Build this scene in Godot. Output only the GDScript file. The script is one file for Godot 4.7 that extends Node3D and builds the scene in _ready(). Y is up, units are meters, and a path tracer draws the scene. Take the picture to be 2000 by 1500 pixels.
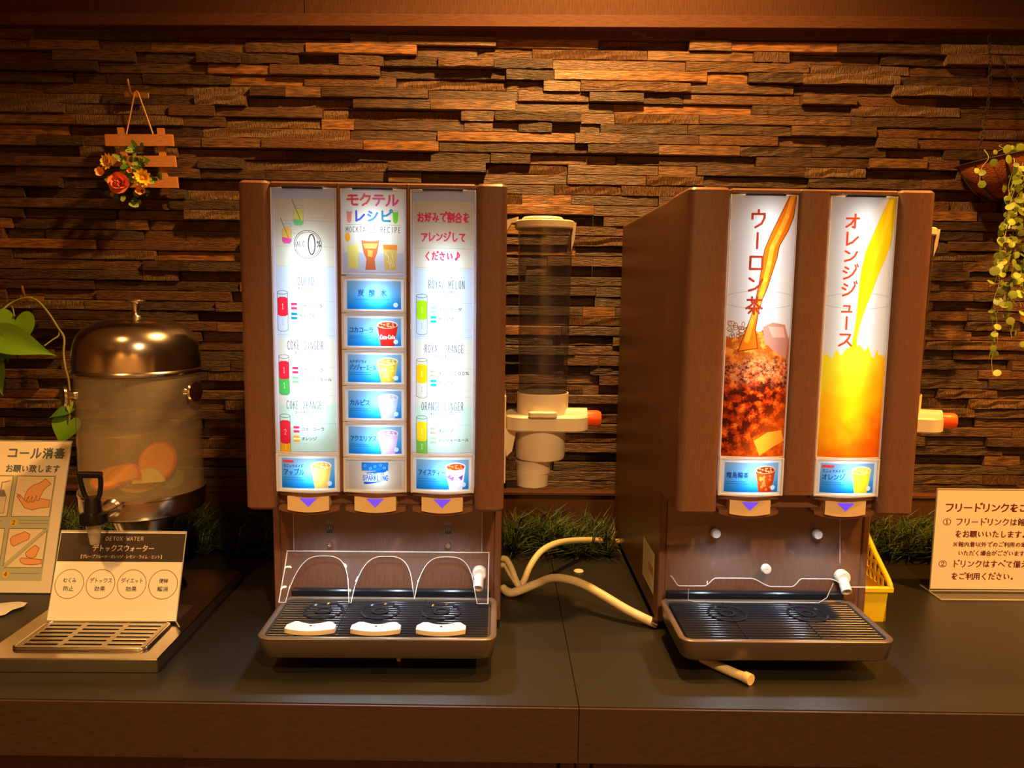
extends Node3D
# A drinks counter: two lit drink dispensers in front of a wall of stacked reclaimed wood.

const CT := 0.85          # height of the counter top
const CAM := Vector3(0, 1.433, 1.78)
const WARM := Color(1.0, 0.73, 0.38)
const SOFT := Color(1.0, 0.79, 0.52)
const AMBER := Color(1.0, 0.66, 0.25)
const DAYLIGHT := Color(0.88, 0.95, 1.0)
const E_STRIP := 0.038   # light of one panel strip
const E_SPOT := 0.0062   # light of one card diode
var cam_basis: Basis
var taken := {}
var rng := RandomNumberGenerator.new()
var M := {}
var G := {}


func _ready() -> void:
	rng.seed = 7
	# camera
	cam_basis = Basis(Vector3.UP, deg_to_rad(-0.9)) * Basis(Vector3.RIGHT, deg_to_rad(-6.6)) * Basis(Vector3.BACK, deg_to_rad(0.75))
	var cam := Camera3D.new()
	cam.name = "camera"
	cam.transform = Transform3D(cam_basis, CAM)
	cam.fov = 53.13
	cam.near = 0.05
	cam.far = 50.0
	add_child(cam)
	cam.current = true
	# surroundings: an inside room, no sky gets in
	var we := WorldEnvironment.new()
	we.name = "environment"
	var e := Environment.new()
	e.background_mode = Environment.BG_COLOR
	e.background_color = Color(0.02, 0.018, 0.015)
	e.tonemap_mode = Environment.TONE_MAPPER_LINEAR
	e.tonemap_exposure = 1.0
	e.sdfgi_enabled = true
	e.ssao_enabled = true
	e.ssil_enabled = true
	we.environment = e
	add_child(we)
	make_materials()
	room()
	# ceiling downlights: the first one washes the wood wall, the others stand in the room
	downlight(Vector3(0.20, 2.62, 0.52), 5.0, 70.0, WARM, "recessed ceiling downlight between the two drink dispensers, close to the wood wall")
	downlight(Vector3(1.35, 2.62, 0.85), 5.8, 50.0, AMBER, "recessed ceiling downlight above the free drink notice on the counter")
	downlight(Vector3(-0.85, 2.62, 1.45), 2.9, 42.0, WARM, "recessed ceiling downlight in front of the water jar")
	downlight(Vector3(-0.9, 2.62, 3.95), 6.0, 55.0, WARM, "recessed ceiling downlight washing the wall across the room on the water jar side")
	downlight(Vector3(0.7, 2.62, 3.95), 6.0, 55.0, WARM, "recessed ceiling downlight washing the wall across the room on the juice dispenser side")
	downlight(Vector3(-1.9, 2.62, 3.0), 2.6, 60.0, WARM, "recessed ceiling downlight in the far corner on the water jar side")
	downlight(Vector3(1.9, 2.62, 3.0), 5.0, 60.0, WARM, "recessed ceiling downlight in the far corner on the hanging plant side")
	downlight(Vector3(0.42, 2.62, 2.4), 4.8, 70.0, SOFT, "recessed ceiling downlight in the middle of the room")
	plank_wall()
	fascia_and_ledge()
	counter()
	dispensers()
	cup_dispensers()
	water_jar()
	signs()
	hoses()
	small_things()
	wall_decoration()
	plants()
	grass()


# ---------------------------------------------------------------- names and nodes

func numbered(called: String) -> String:
	if not taken.has(called):
		taken[called] = 0
		return called
	taken[called] += 1
	return "%s_%03d" % [called, taken[called]]


func tag(o: Node, label: String, category: String, group := "", kind := "") -> Node:
	o.set_meta("label", label)
	o.set_meta("category", category)
	if group: o.set_meta("group", group)
	if kind: o.set_meta("kind", kind)
	return o


func thing(called: String, label: String, category: String, at_pos := Vector3.ZERO, group := "", kind := "") -> Node3D:
	var o := Node3D.new()
	o.name = numbered(called)
	add_child(o)
	o.position = at_pos
	tag(o, label, category, group, kind)
	return o


func part(parent: Node, called: String, shape, material: Material, label := "") -> MeshInstance3D:
	var o := MeshInstance3D.new()
	o.name = called
	if shape is SurfaceTool:
		shape.generate_normals()
		o.mesh = shape.commit()
	else:
		o.mesh = shape
	o.material_override = null
	for i in o.mesh.get_surface_count():
		if material: o.set_surface_override_material(i, material)
	parent.add_child(o, true)
	if label: o.set_meta("label", label)
	return o


func solo(called: String, shape, material: Material, label: String, category: String, at_pos := Vector3.ZERO, group := "", kind := "") -> MeshInstance3D:
	var o := part(self, numbered(called), shape, material)
	o.position = at_pos
	tag(o, label, category, group, kind)
	return o


# a pixel of the photograph and one known coordinate give a point
func at(px: float, py: float, axis: int, value: float) -> Vector3:
	var d: Vector3 = cam_basis * Vector3((px - 1000.0) / 1500.0, -(py - 750.0) / 1500.0, -1.0)
	return CAM + d * ((value - CAM[axis]) / d[axis])


func az(px: float, py: float, z: float) -> Vector3:
	return at(px, py, 2, z)


# ---------------------------------------------------------------- shapes

func new_st() -> SurfaceTool:
	var st := SurfaceTool.new()
	st.begin(Mesh.PRIMITIVE_TRIANGLES)
	st.set_smooth_group(-1)
	return st


func tri(st: SurfaceTool, a: Vector3, b: Vector3, c: Vector3) -> void:   # counter-clockwise from outside
	st.add_vertex(a); st.add_vertex(c); st.add_vertex(b)


func quad(st: SurfaceTool, a: Vector3, b: Vector3, c: Vector3, d: Vector3) -> void:
	tri(st, a, b, c)
	tri(st, a, c, d)


func quad_uv(st: SurfaceTool, p: Array, uv: Array) -> void:
	for k in [0, 2, 1, 0, 3, 2]:
		st.set_uv(uv[k])
		st.add_vertex(p[k])


func loft(st: SurfaceTool, rings: Array, closed := true, cap0 := true, cap1 := true) -> void:   # rings of equal size, each counter-clockwise seen from the end
	for i in rings.size() - 1:
		var a: PackedVector3Array = rings[i]
		var b: PackedVector3Array = rings[i + 1]
		var n := a.size()
		for k in (n if closed else n - 1):
			quad(st, a[k], a[(k + 1) % n], b[(k + 1) % n], b[k])
	if cap0:
		var a: PackedVector3Array = rings[0]
		st.set_smooth_group(-1)
		for k in range(1, a.size() - 1): tri(st, a[0], a[k + 1], a[k])
	if cap1:
		var b: PackedVector3Array = rings[-1]
		st.set_smooth_group(-1)
		for k in range(1, b.size() - 1): tri(st, b[0], b[k], b[k + 1])


func rrect(w: float, d: float, r: float, seg := 4) -> PackedVector2Array:   # counter-clockwise
	var out := PackedVector2Array()
	r = minf(r, minf(w, d) * 0.499)
	for c in 4:
		var ox: float = (w / 2 - r) * (1 if c == 0 or c == 3 else -1)
		var oy: float = (d / 2 - r) * (1 if c < 2 else -1)
		for k in seg + 1:
			var t: float = (c + float(k) / seg) * PI / 2
			out.append(Vector2(ox + r * cos(t), oy + r * sin(t)))
	return out


# an upright prism of a rounded rectangle, w along x, d along z, standing on its centre's bottom, with eased ends
func rprism(st: SurfaceTool, c: Vector3, w: float, d: float, h: float, r: float, ease := 0.002, seg := 4) -> void:
	st.set_smooth_group(1)
	var rings := []
	for lv in [[0.0, ease], [ease, 0.0], [h - ease, 0.0], [h, ease]]:
		var p := rrect(w - 2 * lv[1], d - 2 * lv[1], maxf(r - lv[1], 0.0005), seg)
		var ring := PackedVector3Array()
		for q in p: ring.append(c + Vector3(q.x, lv[0], -q.y))
		rings.append(ring)
	# flat ends, smooth sides
	for i in 3:
		st.set_smooth_group(10 + i)
		loft(st, [rings[i], rings[i + 1]], true, false, false)
	st.set_smooth_group(-1)
	for k in range(1, rings[0].size() - 1):
		tri(st, rings[0][0], rings[0][k + 1], rings[0][k])
		tri(st, rings[3][0], rings[3][k], rings[3][k + 1])


# a chamfered box between two corners
func bbox(st: SurfaceTool, lo: Vector3, hi: Vector3, b := 0.0015, xf := Transform3D()) -> void:
	var c := (lo + hi) / 2
	var h := (hi - lo) / 2
	b = minf(b, minf(h.x, minf(h.y, h.z)) * 0.6)
	st.set_smooth_group(-1)
	var P := func(s: Vector3, axis: int) -> Vector3:   # the corner s on the face across axis
		var v := Vector3(h.x - b, h.y - b, h.z - b) * s
		v[axis] = h[axis] * s[axis]
		return xf * (c + v)
	for axis in 3:
		var u := (axis + 1) % 3
		var w := (axis + 2) % 3
		for s in [-1.0, 1.0]:
			var q := []
			for k in [[-1, -1], [1, -1], [1, 1], [-1, 1]]:
				var v := Vector3.ZERO
				v[axis] = s; v[u] = k[0]; v[w] = k[1]
				q.append(P.call(v, axis))
			if s > 0: quad(st, q[0], q[1], q[2], q[3])
			else: quad(st, q[3], q[2], q[1], q[0])
		# the four edges along this axis
		for k in [[-1, -1], [1, -1], [1, 1], [-1, 1]]:
			var a := Vector3.ZERO
			a[axis] = -1.0; a[u] = k[0]; a[w] = k[1]
			var z := a
			z[axis] = 1.0
			var p0: Vector3 = P.call(a, u)
			var p1: Vector3 = P.call(z, u)
			var p2: Vector3 = P.call(z, w)
			var p3: Vector3 = P.call(a, w)
			if k[0] * k[1] > 0: quad(st, p0, p3, p2, p1)
			else: quad(st, p0, p1, p2, p3)
	for sx in [-1.0, 1.0]:
		for sy in [-1.0, 1.0]:
			for sz in [-1.0, 1.0]:
				var s := Vector3(sx, sy, sz)
				if sx * sy * sz > 0: tri(st, P.call(s, 0), P.call(s, 1), P.call(s, 2))
				else: tri(st, P.call(s, 0), P.call(s, 2), P.call(s, 1))


# profile points (radius, height) from bottom to top round the y axis; corners sharper than 35 degrees stay sharp
func lathe(st: SurfaceTool, prof: Array, seg := 32, xf := Transform3D(), a0 := 0.0, a1 := TAU) -> void:
	var g := 20
	for i in prof.size() - 1:
		if i > 0:
			var d0: Vector2 = (prof[i] - prof[i - 1]).normalized()
			var d1: Vector2 = (prof[i + 1] - prof[i]).normalized()
			if d0.dot(d1) < 0.82: g += 1
		st.set_smooth_group(g)
		for k in seg:
			var t0: float = lerpf(a0, a1, float(k) / seg)
			var t1: float = lerpf(a0, a1, float(k + 1) / seg)
			var p: Vector2 = prof[i]
			var q: Vector2 = prof[i + 1]
			var A := xf * Vector3(p.x * cos(t0), p.y, -p.x * sin(t0))
			var B := xf * Vector3(p.x * cos(t1), p.y, -p.x * sin(t1))
			var C := xf * Vector3(q.x * cos(t1), q.y, -q.x * sin(t1))
			var D := xf * Vector3(q.x * cos(t0), q.y, -q.x * sin(t0))
			if p.x > 1e-6: tri(st, A, B, C)
			if q.x > 1e-6: tri(st, A, C, D)


func smooth_path(pts: Array, per := 8) -> PackedVector3Array:   # Catmull-Rom through the points
	var out := PackedVector3Array()
	for i in pts.size() - 1:
		var p0: Vector3 = pts[maxi(i - 1, 0)]
		var p1: Vector3 = pts[i]
		var p2: Vector3 = pts[i + 1]
		var p3: Vector3 = pts[mini(i + 2, pts.size() - 1)]
		for k in per:
			out.append(p1.cubic_interpolate(p2, p0, p3, float(k) / per))
	out.append(pts[-1])
	return out


func tube(st: SurfaceTool, path: PackedVector3Array, r: float, seg := 8, r_end := -1.0) -> void:
	var rings := []
	var up := Vector3.UP
	for i in path.size():
		var dir := (path[mini(i + 1, path.size() - 1)] - path[maxi(i - 1, 0)]).normalized()
		if absf(dir.dot(up)) > 0.95: up = Vector3.RIGHT if absf(dir.x) < 0.9 else Vector3.BACK
		var side := up.cross(dir).normalized()
		up = dir.cross(side).normalized()
		var rr := r if r_end < 0 else lerpf(r, r_end, float(i) / (path.size() - 1))
		var ring := PackedVector3Array()
		for k in seg:
			var t := TAU * k / seg
			ring.append(path[i] + (side * cos(t) + up * sin(t)) * rr)
		rings.append(ring)
	st.set_smooth_group(3)
	loft(st, rings)


# a flat outline (counter-clockwise or not) given depth along z
func prism(st: SurfaceTool, poly: PackedVector2Array, z0: float, z1: float, xf := Transform3D(), smooth_sides := false) -> void:
	if not Geometry2D.is_polygon_clockwise(poly) == false:
		poly = poly.duplicate()
		poly.reverse()
	var idx := Geometry2D.triangulate_polygon(poly)
	st.set_smooth_group(-1)
	for i in range(0, idx.size(), 3):
		var a := poly[idx[i]]
		var b := poly[idx[i + 1]]
		var c := poly[idx[i + 2]]
		if (b - a).cross(c - a) < 0:
			var t := b; b = c; c = t
		tri(st, xf * Vector3(a.x, a.y, z1), xf * Vector3(b.x, b.y, z1), xf * Vector3(c.x, c.y, z1))
		tri(st, xf * Vector3(a.x, a.y, z0), xf * Vector3(c.x, c.y, z0), xf * Vector3(b.x, b.y, z0))
	st.set_smooth_group(5 if smooth_sides else -1)
	for k in poly.size():
		var a := poly[k]
		var b := poly[(k + 1) % poly.size()]
		quad(st, xf * Vector3(a.x, a.y, z0), xf * Vector3(b.x, b.y, z0), xf * Vector3(b.x, b.y, z1), xf * Vector3(a.x, a.y, z1))


func ring_poly(rx: float, ry: float, n := 24) -> PackedVector2Array:
	var out := PackedVector2Array()
	for k in n: out.append(Vector2(rx * cos(TAU * k / n), ry * sin(TAU * k / n)))
	return out


# an upright sheet of the given size facing +z, bowed outwards by bulge, with texture coordinates; origin at its bottom centre
func bowed_sheet(w: float, h: float, bulge: float, n := 12) -> ArrayMesh:
	var st := new_st()
	st.set_smooth_group(1)
	for k in n:
		var p := []
		var uv := []
		for c in [[k, 0.0], [k + 1, 0.0], [k + 1, 1.0], [k, 1.0]]:
			var u: float = float(c[0]) / n
			p.append(Vector3((u - 0.5) * w, c[1] * h, bulge * (1.0 - pow(2 * u - 1, 2))))
			uv.append(Vector2(u, 1.0 - c[1]))
		quad_uv(st, p, uv)
	st.generate_normals()
	return st.commit()


# ---------------------------------------------------------------- materials

func mat(c: Color, rough := 0.5, metal := 0.0) -> StandardMaterial3D:
	var m := StandardMaterial3D.new()
	m.albedo_color = c
	m.roughness = rough
	m.metallic = metal
	return m


func rgb(r: int, g: int, b: int, a := 255) -> Color:
	return Color8(r, g, b, a)


func noise_tex(seed_n: int, freq: float, octaves: int, ramp: Array, w := 512, h := 512, kind := FastNoiseLite.TYPE_SIMPLEX_SMOOTH) -> NoiseTexture2D:
	var n := FastNoiseLite.new()
	n.seed = seed_n
	n.noise_type = kind
	n.frequency = freq
	n.fractal_octaves = octaves
	n.fractal_gain = 0.6
	var t := NoiseTexture2D.new()
	t.width = w
	t.height = h
	t.seamless = true
	t.noise = n
	if ramp:
		var g := Gradient.new()
		var off := PackedFloat32Array()
		var cols := PackedColorArray()
		for k in ramp.size():
			off.append(ramp[k][0])
			cols.append(ramp[k][1])
		g.offsets = off
		g.colors = cols
		t.color_ramp = g
	return t


func grained(c: Color, rough: float, tex: Texture2D, scale: Vector3, bump: Texture2D = null, depth := 0.0, offset := Vector3.ZERO) -> StandardMaterial3D:
	var m := mat(c, rough)
	m.albedo_texture = tex
	m.uv1_triplanar = true
	m.uv1_world_triplanar = true
	m.uv1_scale = scale
	m.uv1_offset = offset
	if bump:
		m.heightmap_enabled = true
		m.heightmap_texture = bump
		m.heightmap_scale = depth
	return m


func clear(c: Color, alpha: float, rough := 0.05) -> StandardMaterial3D:
	var m := mat(Color(c.r, c.g, c.b, alpha), rough)
	m.transparency = BaseMaterial3D.TRANSPARENCY_ALPHA
	m.cull_mode = BaseMaterial3D.CULL_DISABLED
	return m


func grey_ramp(lo: float, mid: float, hi: float) -> Array:
	return [[0.0, Color(lo, lo, lo)], [0.5, Color(mid, mid, mid)], [1.0, Color(hi, hi, hi)]]


func make_materials() -> void:
	var grain := noise_tex(3, 0.012, 5, grey_ramp(0.3, 0.74, 1.0))
	var coarse := noise_tex(11, 0.02, 5, [[0.0, Color(1, 1, 1)], [0.45, Color(0.88, 0.84, 0.78)], [0.68, Color(0.66, 0.61, 0.56)], [0.86, Color(0.34, 0.3, 0.27)], [1.0, Color(0.2, 0.17, 0.15)]])
	coarse.noise.fractal_type = FastNoiseLite.FRACTAL_RIDGED
	var relief := noise_tex(21, 0.02, 5, [])
	var fine := noise_tex(31, 0.03, 3, grey_ramp(0.72, 0.9, 1.0))
	var speck := noise_tex(41, 0.12, 3, grey_ramp(0.75, 0.92, 1.0), 256, 256)
	G.relief = relief
	# reclaimed wood of the wall: smooth red-brown teak, orange teak, grey-brown weathered, near black, rough-sawn
	M.wood = []
	var tones := [
		[rgb(118, 86, 64), 0.42, 0.25], [rgb(144, 104, 72), 0.40, 0.2], [rgb(124, 92, 66), 0.5, 0.7], [rgb(96, 74, 56), 0.55, 0.8],
		[rgb(96, 68, 52), 0.40, 0.3], [rgb(172, 118, 72), 0.38, 0.15], [rgb(80, 60, 48), 0.5, 0.5], [rgb(144, 112, 80), 0.55, 1.0],
	]
	for k in tones.size() * 2:
		var t: Array = tones[k % tones.size()]
		var saw := k % tones.size() == 7 or k == 10
		var sc := Vector3(30, 4, 9) if saw else Vector3(2.8, 24, 24)
		M.wood.append(grained(t[0], t[1], coarse if t[2] > 0.45 or k == 8 else grain, sc, relief, t[2] * 0.5, Vector3(0.37 * k, 0.61 * k, 0.23 * k)))
	M.laminate = grained(rgb(130, 90, 70), 0.36, fine, Vector3(60, 1.5, 60))
	M.fascia = grained(rgb(88, 58, 42), 0.62, fine, Vector3(34, 1.2, 34))
	M.fascia.metallic_specular = 0.2
	M.lip = grained(rgb(96, 62, 46), 0.55, fine, Vector3(1.5, 30, 30))
	M.lip.metallic_specular = 0.25
	M.worktop = grained(rgb(40, 38, 34), 0.42, speck, Vector3(7, 7, 7))
	M.counter_front = grained(rgb(68, 46, 36), 0.5, fine, Vector3(2, 30, 30))
	M.door = grained(rgb(76, 46, 34), 0.45, fine, Vector3(40, 1.5, 40))
	M.backing = mat(rgb(70, 52, 40), 0.8)
	M.tray = mat(rgb(88, 74, 62), 0.32)
	M.grille = mat(rgb(30, 30, 35), 0.17)
	M.grille.metallic_specular = 0.3
	M.black = mat(rgb(18, 17, 17), 0.3)
	M.white = mat(rgb(236, 230, 220), 0.35)
	M.cream = mat(rgb(228, 214, 190), 0.35)
	M.badge = mat(rgb(226, 200, 158), 0.4)
	M.orange = mat(rgb(248, 92, 28), 0.4)
	M.hose = mat(rgb(224, 204, 160), 0.4)
	M.steel = mat(rgb(214, 206, 196), 0.19, 1.0)
	M.steel_brushed = mat(rgb(196, 188, 176), 0.3, 1.0)
	M.chrome = mat(rgb(226, 220, 212), 0.2, 1.0)
	M.brass = mat(rgb(196, 150, 70), 0.35, 0.8)
	M.acrylic = clear(rgb(235, 235, 232), 0.025)
	M.acrylic_edge = clear(rgb(240, 238, 230), 0.38, 0.3)
	M.smoked = clear(rgb(58, 56, 66), 0.34, 0.12)
	M.paper = mat(rgb(240, 236, 226), 0.8)
	M.yellow = mat(rgb(250, 224, 40), 0.4)
	M.yellow.backlight_enabled = true
	M.yellow.backlight = Color(0.5, 0.45, 0.05)
	M.frost = mat(rgb(240, 242, 244), 0.45)
	M.frost.backlight_enabled = true
	M.frost.backlight = Color(0.9, 0.9, 0.9)
	M.light_box = mat(rgb(235, 235, 235), 0.7)
	M.led = mat(rgb(255, 255, 255), 0.5)
	M.led.emission_enabled = true
	M.led.emission = DAYLIGHT
	M.led.emission_energy_multiplier = 1.0
	M.tray_led = mat(rgb(240, 245, 255), 0.4)
	M.tray_led.emission_enabled = true
	M.tray_led.emission = DAYLIGHT
	M.tray_led.emission_energy_multiplier = 2.0
	M.arrow = mat(rgb(110, 80, 240), 0.4)
	M.arrow.emission_enabled = true
	M.arrow.emission = rgb(92, 64, 255)
	M.arrow.emission_energy_multiplier = 0.75
	M.rope = mat(rgb(214, 160, 104), 0.9)
	M.slat = grained(rgb(212, 144, 90), 0.55, fine, Vector3(3, 40, 40))
	M.leaf = mat(rgb(112, 160, 44), 0.35)
	M.leaf_dark = mat(rgb(70, 116, 36), 0.4)
	M.leaf_pale = mat(rgb(150, 176, 84), 0.5)
	M.coin_leaf = mat(rgb(124, 140, 56), 0.45)
	M.coin_leaf_dark = mat(rgb(88, 106, 40), 0.45)
	for k in ["leaf", "leaf_dark", "leaf_pale", "coin_leaf", "coin_leaf_dark"]:
		M[k].backlight_enabled = true
		M[k].backlight = Color(0.3, 0.4, 0.1)
		M[k].cull_mode = BaseMaterial3D.CULL_DISABLED
	M.vine = mat(rgb(128, 122, 70), 0.6)
	M.petal = mat(rgb(252, 214, 50), 0.6)
	M.petal_core = mat(rgb(236, 150, 30), 0.7)
	M.rose = mat(rgb(246, 142, 112), 0.6)
	M.petal_orange = mat(rgb(246, 176, 84), 0.6)
	for k in ["petal", "rose", "petal_orange"]: M[k].cull_mode = BaseMaterial3D.CULL_DISABLED
	M.pot = grained(rgb(196, 108, 52), 0.9, coarse, Vector3(14, 30, 14), relief, 0.4)
	M.wire = mat(rgb(40, 26, 18), 0.6, 0.3)
	M.wall_paint = mat(rgb(176, 148, 118), 0.8)
	M.ceiling_paint = mat(rgb(206, 190, 168), 0.85)
	M.floor = grained(rgb(104, 76, 54), 0.4, grain, Vector3(0.8, 5, 5))


# ---------------------------------------------------------------- the room

func slab(called: String, lo: Vector3, hi: Vector3, m: Material, label: String, category: String) -> MeshInstance3D:
	var st := new_st()
	bbox(st, lo, hi, 0.001)
	return solo(called, st, m, label, category, Vector3.ZERO, "", "structure")


func room() -> void:
	slab("floor", Vector3(-3.2, -0.1, -0.3), Vector3(3.2, 0.0, 4.4), M.floor, "brown wooden floor of the room", "floor")
	slab("ceiling", Vector3(-3.2, 2.7, -0.3), Vector3(3.2, 2.8, 4.4), M.ceiling_paint, "plain pale ceiling with recessed downlights", "ceiling")
	slab("wall_left", Vector3(-3.3, 0.0, -0.3), Vector3(-3.2, 2.7, 4.4), M.wall_paint, "plain beige side wall beyond the water jar", "wall")
	slab("wall_right", Vector3(3.2, 0.0, -0.3), Vector3(3.3, 2.7, 4.4), M.wall_paint, "plain beige side wall beyond the hanging plant", "wall")
	slab("wall_front", Vector3(-3.2, 0.0, 4.4), Vector3(3.2, 2.7, 4.5), M.wall_paint, "plain beige wall across the room from the counter", "wall")


func downlight(p: Vector3, energy: float, cone: float, tint: Color, label: String) -> void:
	var t := thing("ceiling_downlight", label, "lamp", Vector3(p.x, 2.7, p.z))
	var st := new_st()
	lathe(st, [Vector2(0.046, 0.0), Vector2(0.046, -0.012), Vector2(0.062, -0.012), Vector2(0.066, -0.004), Vector2(0.066, 0.0)], 28)
	part(t, "trim_ring", st, M.white)
	st = new_st()
	lathe(st, [Vector2(0.0, -0.008), Vector2(0.045, -0.008), Vector2(0.045, -0.001), Vector2(0.0, -0.001)], 28)
	var glow := mat(rgb(255, 230, 190), 0.6)
	glow.emission_enabled = true
	glow.emission = tint
	glow.emission_energy_multiplier = 9.0
	part(t, "diffuser", st, glow, "glowing warm white diffuser")
	var l := SpotLight3D.new()
	l.name = "lamp"
	l.light_color = tint
	l.light_energy = energy
	l.light_size = 0.045
	l.spot_range = 8.0
	l.spot_attenuation = 2.0
	l.spot_angle = cone
	l.spot_angle_attenuation = 0.6
	l.shadow_enabled = true
	t.add_child(l)
	l.position = Vector3(0, p.y - 2.7, 0)
	l.rotation = Vector3(-PI / 2, 0, 0)


# a plank of unit length along x, 1 high, with a front that is rough by amp (in metres), standing out to z = 0
func plank_mesh(seed_n: int, amp: float, nx := 7) -> ArrayMesh:
	var r := RandomNumberGenerator.new()
	r.seed = seed_n
	var ys := [0.0, 0.08, 0.5, 0.92, 1.0]
	var rows := []
	var slow := r.randf_range(-1, 1)
	for j in ys.size():
		var row := PackedVector3Array()
		for i in nx + 1:
			var x: float = float(i) / nx
			var edge: bool = j == 0 or j == 4
			var end: bool = i == 0 or i == nx
			var z := amp * (r.randf_range(-0.7, 0.7) + slow * (x - 0.5))
			if edge: z -= 0.0016 + 0.4 * amp * r.randf()
			if end: z -= 0.0012
			var y: float = ys[j] + (r.randf_range(-0.03, 0.03) if amp > 0.001 else 0.0)
			row.append(Vector3(x, clampf(y, 0.0, 1.0), z))
		rows.append(row)
	var st := new_st()
	for j in 4:
		for i in nx:
			quad(st, rows[j][i], rows[j][i + 1], rows[j + 1][i + 1], rows[j + 1][i])
	var back := -0.05
	for i in nx:
		var a: Vector3 = rows[0][i]; var b: Vector3 = rows[0][i + 1]
		quad(st, Vector3(a.x, a.y, back), Vector3(b.x, b.y, back), b, a)
		a = rows[4][i]; b = rows[4][i + 1]
		quad(st, a, b, Vector3(b.x, b.y, back), Vector3(a.x, a.y, back))
	for j in 4:
		var a: Vector3 = rows[j][0]; var b: Vector3 = rows[j + 1][0]
		quad(st, Vector3(a.x, a.y, back), a, b, Vector3(b.x, b.y, back))
		a = rows[j][nx]; b = rows[j + 1][nx]
		quad(st, a, Vector3(a.x, a.y, back), Vector3(b.x, b.y, back), b)
	st.generate_normals()
	return st.commit()


func plank_wall() -> void:
	var wall := thing("wall_back", "wall clad in staggered reclaimed wood blocks of mixed browns", "wall", Vector3(0, 0, 0), "", "structure")
	var st := new_st()
	bbox(st, Vector3(-3.2, 0, -0.3), Vector3(3.2, 2.7, -0.13), 0.001)
	part(wall, "backing_board", st, M.backing)
	var shapes := []
	for k in 10: shapes.append(plank_mesh(100 + k, [0.0004, 0.0004, 0.0022, 0.0035][k % 4]))
	var list := []
	var y0 := 0.952
	var rows := 46
	var rh := (2.056 - y0) / rows
	var hidden := [Rect2(478, 362, 500, 620), Rect2(1215, 372, 600, 630), Rect2(150, 640, 232, 350)]
	for j in rows:
		var x := -1.42 - rng.randf() * 0.2
		while x < 1.42:
			var L := rng.randf_range(0.075, 0.26)
			if rng.randf() < 0.2: L = rng.randf_range(0.24, 0.36)
			var lvl: float = [0.0, 0.0, 0.0, 0.006, -0.006, -0.011, -0.017][rng.randi() % 7] + rng.randf_range(-0.0025, 0.0025)
			var pick := rng.randf()
			var kind := 0
			for q in [0.18, 0.27, 0.47, 0.66, 0.80, 0.855, 0.94, 1.0]:
				if pick > q: kind += 1
			var tone := mini(kind, 7) + (8 if rng.randf() < 0.5 else 0)
			var smooth: bool = kind in [0, 1, 4, 5]
			var shape: int = ([0, 1, 4, 5, 8, 9] if smooth else [2, 3, 6, 7])[rng.randi() % (6 if smooth else 4)]
			var y := y0 + j * rh
			# how much of it the photograph shows
			var c := Vector3(x + L / 2, y + rh / 2, -0.09)
			var px := 978.0 + (c.x) * 1500.0 / 1.87
			var py := 576.0 - (c.y - 1.433) * 1500.0 / 1.87 + (px - 1000) * 0.013
			var area := L
			if px < -70 or px > 2070: area *= 0.1
			for h in hidden:
				if h.has_point(Vector2(px, py)): area *= 0.1
			list.append([area, x, y, L, lvl, tone, shape])
			x += L
	var order := range(list.size())
	order.sort_custom(func(a, b): return list[a][0] > list[b][0])
	var rest := {}
	for n in order.size():
		var p: Array = list[order[n]]
		var xf := Transform3D(Basis().scaled(Vector3(p[3] - 0.0012, rh - 0.0010, 1)), Vector3(p[1] + 0.0006, p[2] + 0.0005, -0.09 + p[4]))
		if n < 300:
			var o := MeshInstance3D.new()
			o.name = "wood_block"
			o.mesh = shapes[p[6]]
			o.set_surface_override_material(0, M.wood[p[5]])
			o.transform = xf
			wall.add_child(o, true)
		else:
			if not rest.has(p[5]): rest[p[5]] = new_st()
			rest[p[5]].append_from(shapes[p[6]], 0, xf)
	var am: ArrayMesh = null
	var keys := rest.keys()
	keys.sort()
	for k in keys:
		am = rest[k].commit(am) if am else rest[k].commit()
	var o := MeshInstance3D.new()
	o.name = "more_wood_blocks"
	o.mesh = am
	for i in keys.size(): o.set_surface_override_material(i, M.wood[keys[i]])
	o.set_meta("kind", "stuff")
	wall.add_child(o)


func fascia_and_ledge() -> void:
	# upper board above the wood wall with a lip; it sags a little to the left
	var t := thing("trim_1", "brown wooden fascia board with a lip above the block wall", "fascia", Vector3(0, 2.043, -0.062), "", "structure")
	t.rotation.z = deg_to_rad(0.75)
	var st := new_st()
	bbox(st, Vector3(-3.0, 0.026, -0.065), Vector3(-0.4585, 0.62, -0.008), 0.001)
	part(t, "board", st, M.fascia)
	st = new_st()
	bbox(st, Vector3(-0.457, 0.026, -0.065), Vector3(3.0, 0.62, -0.008), 0.001)
	part(t, "board", st, M.fascia)
	st = new_st()
	bbox(st, Vector3(-3.0, 0.0, -0.065), Vector3(3.0, 0.028, 0.0), 0.0015)
	part(t, "lip", st, M.lip)
	st = new_st()
	bbox(st, Vector3(-3.0, -0.016, -0.065), Vector3(3.0, 0.001, -0.032), 0.001)
	part(t, "batten", st, M.lip)
	t = thing("baseboard_back", "dark brown ledge board under the block wall", "ledge", Vector3.ZERO, "", "structure")
	st = new_st()
	bbox(st, Vector3(-3.0, CT, -0.13), Vector3(3.0, 0.951, -0.062), 0.002)
	part(t, "board", st, M.fascia)
	st = new_st()
	bbox(st, Vector3(-3.0, 0.946, -0.13), Vector3(3.0, 0.954, -0.058), 0.001)
	part(t, "cap_strip", st, M.lip)


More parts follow.
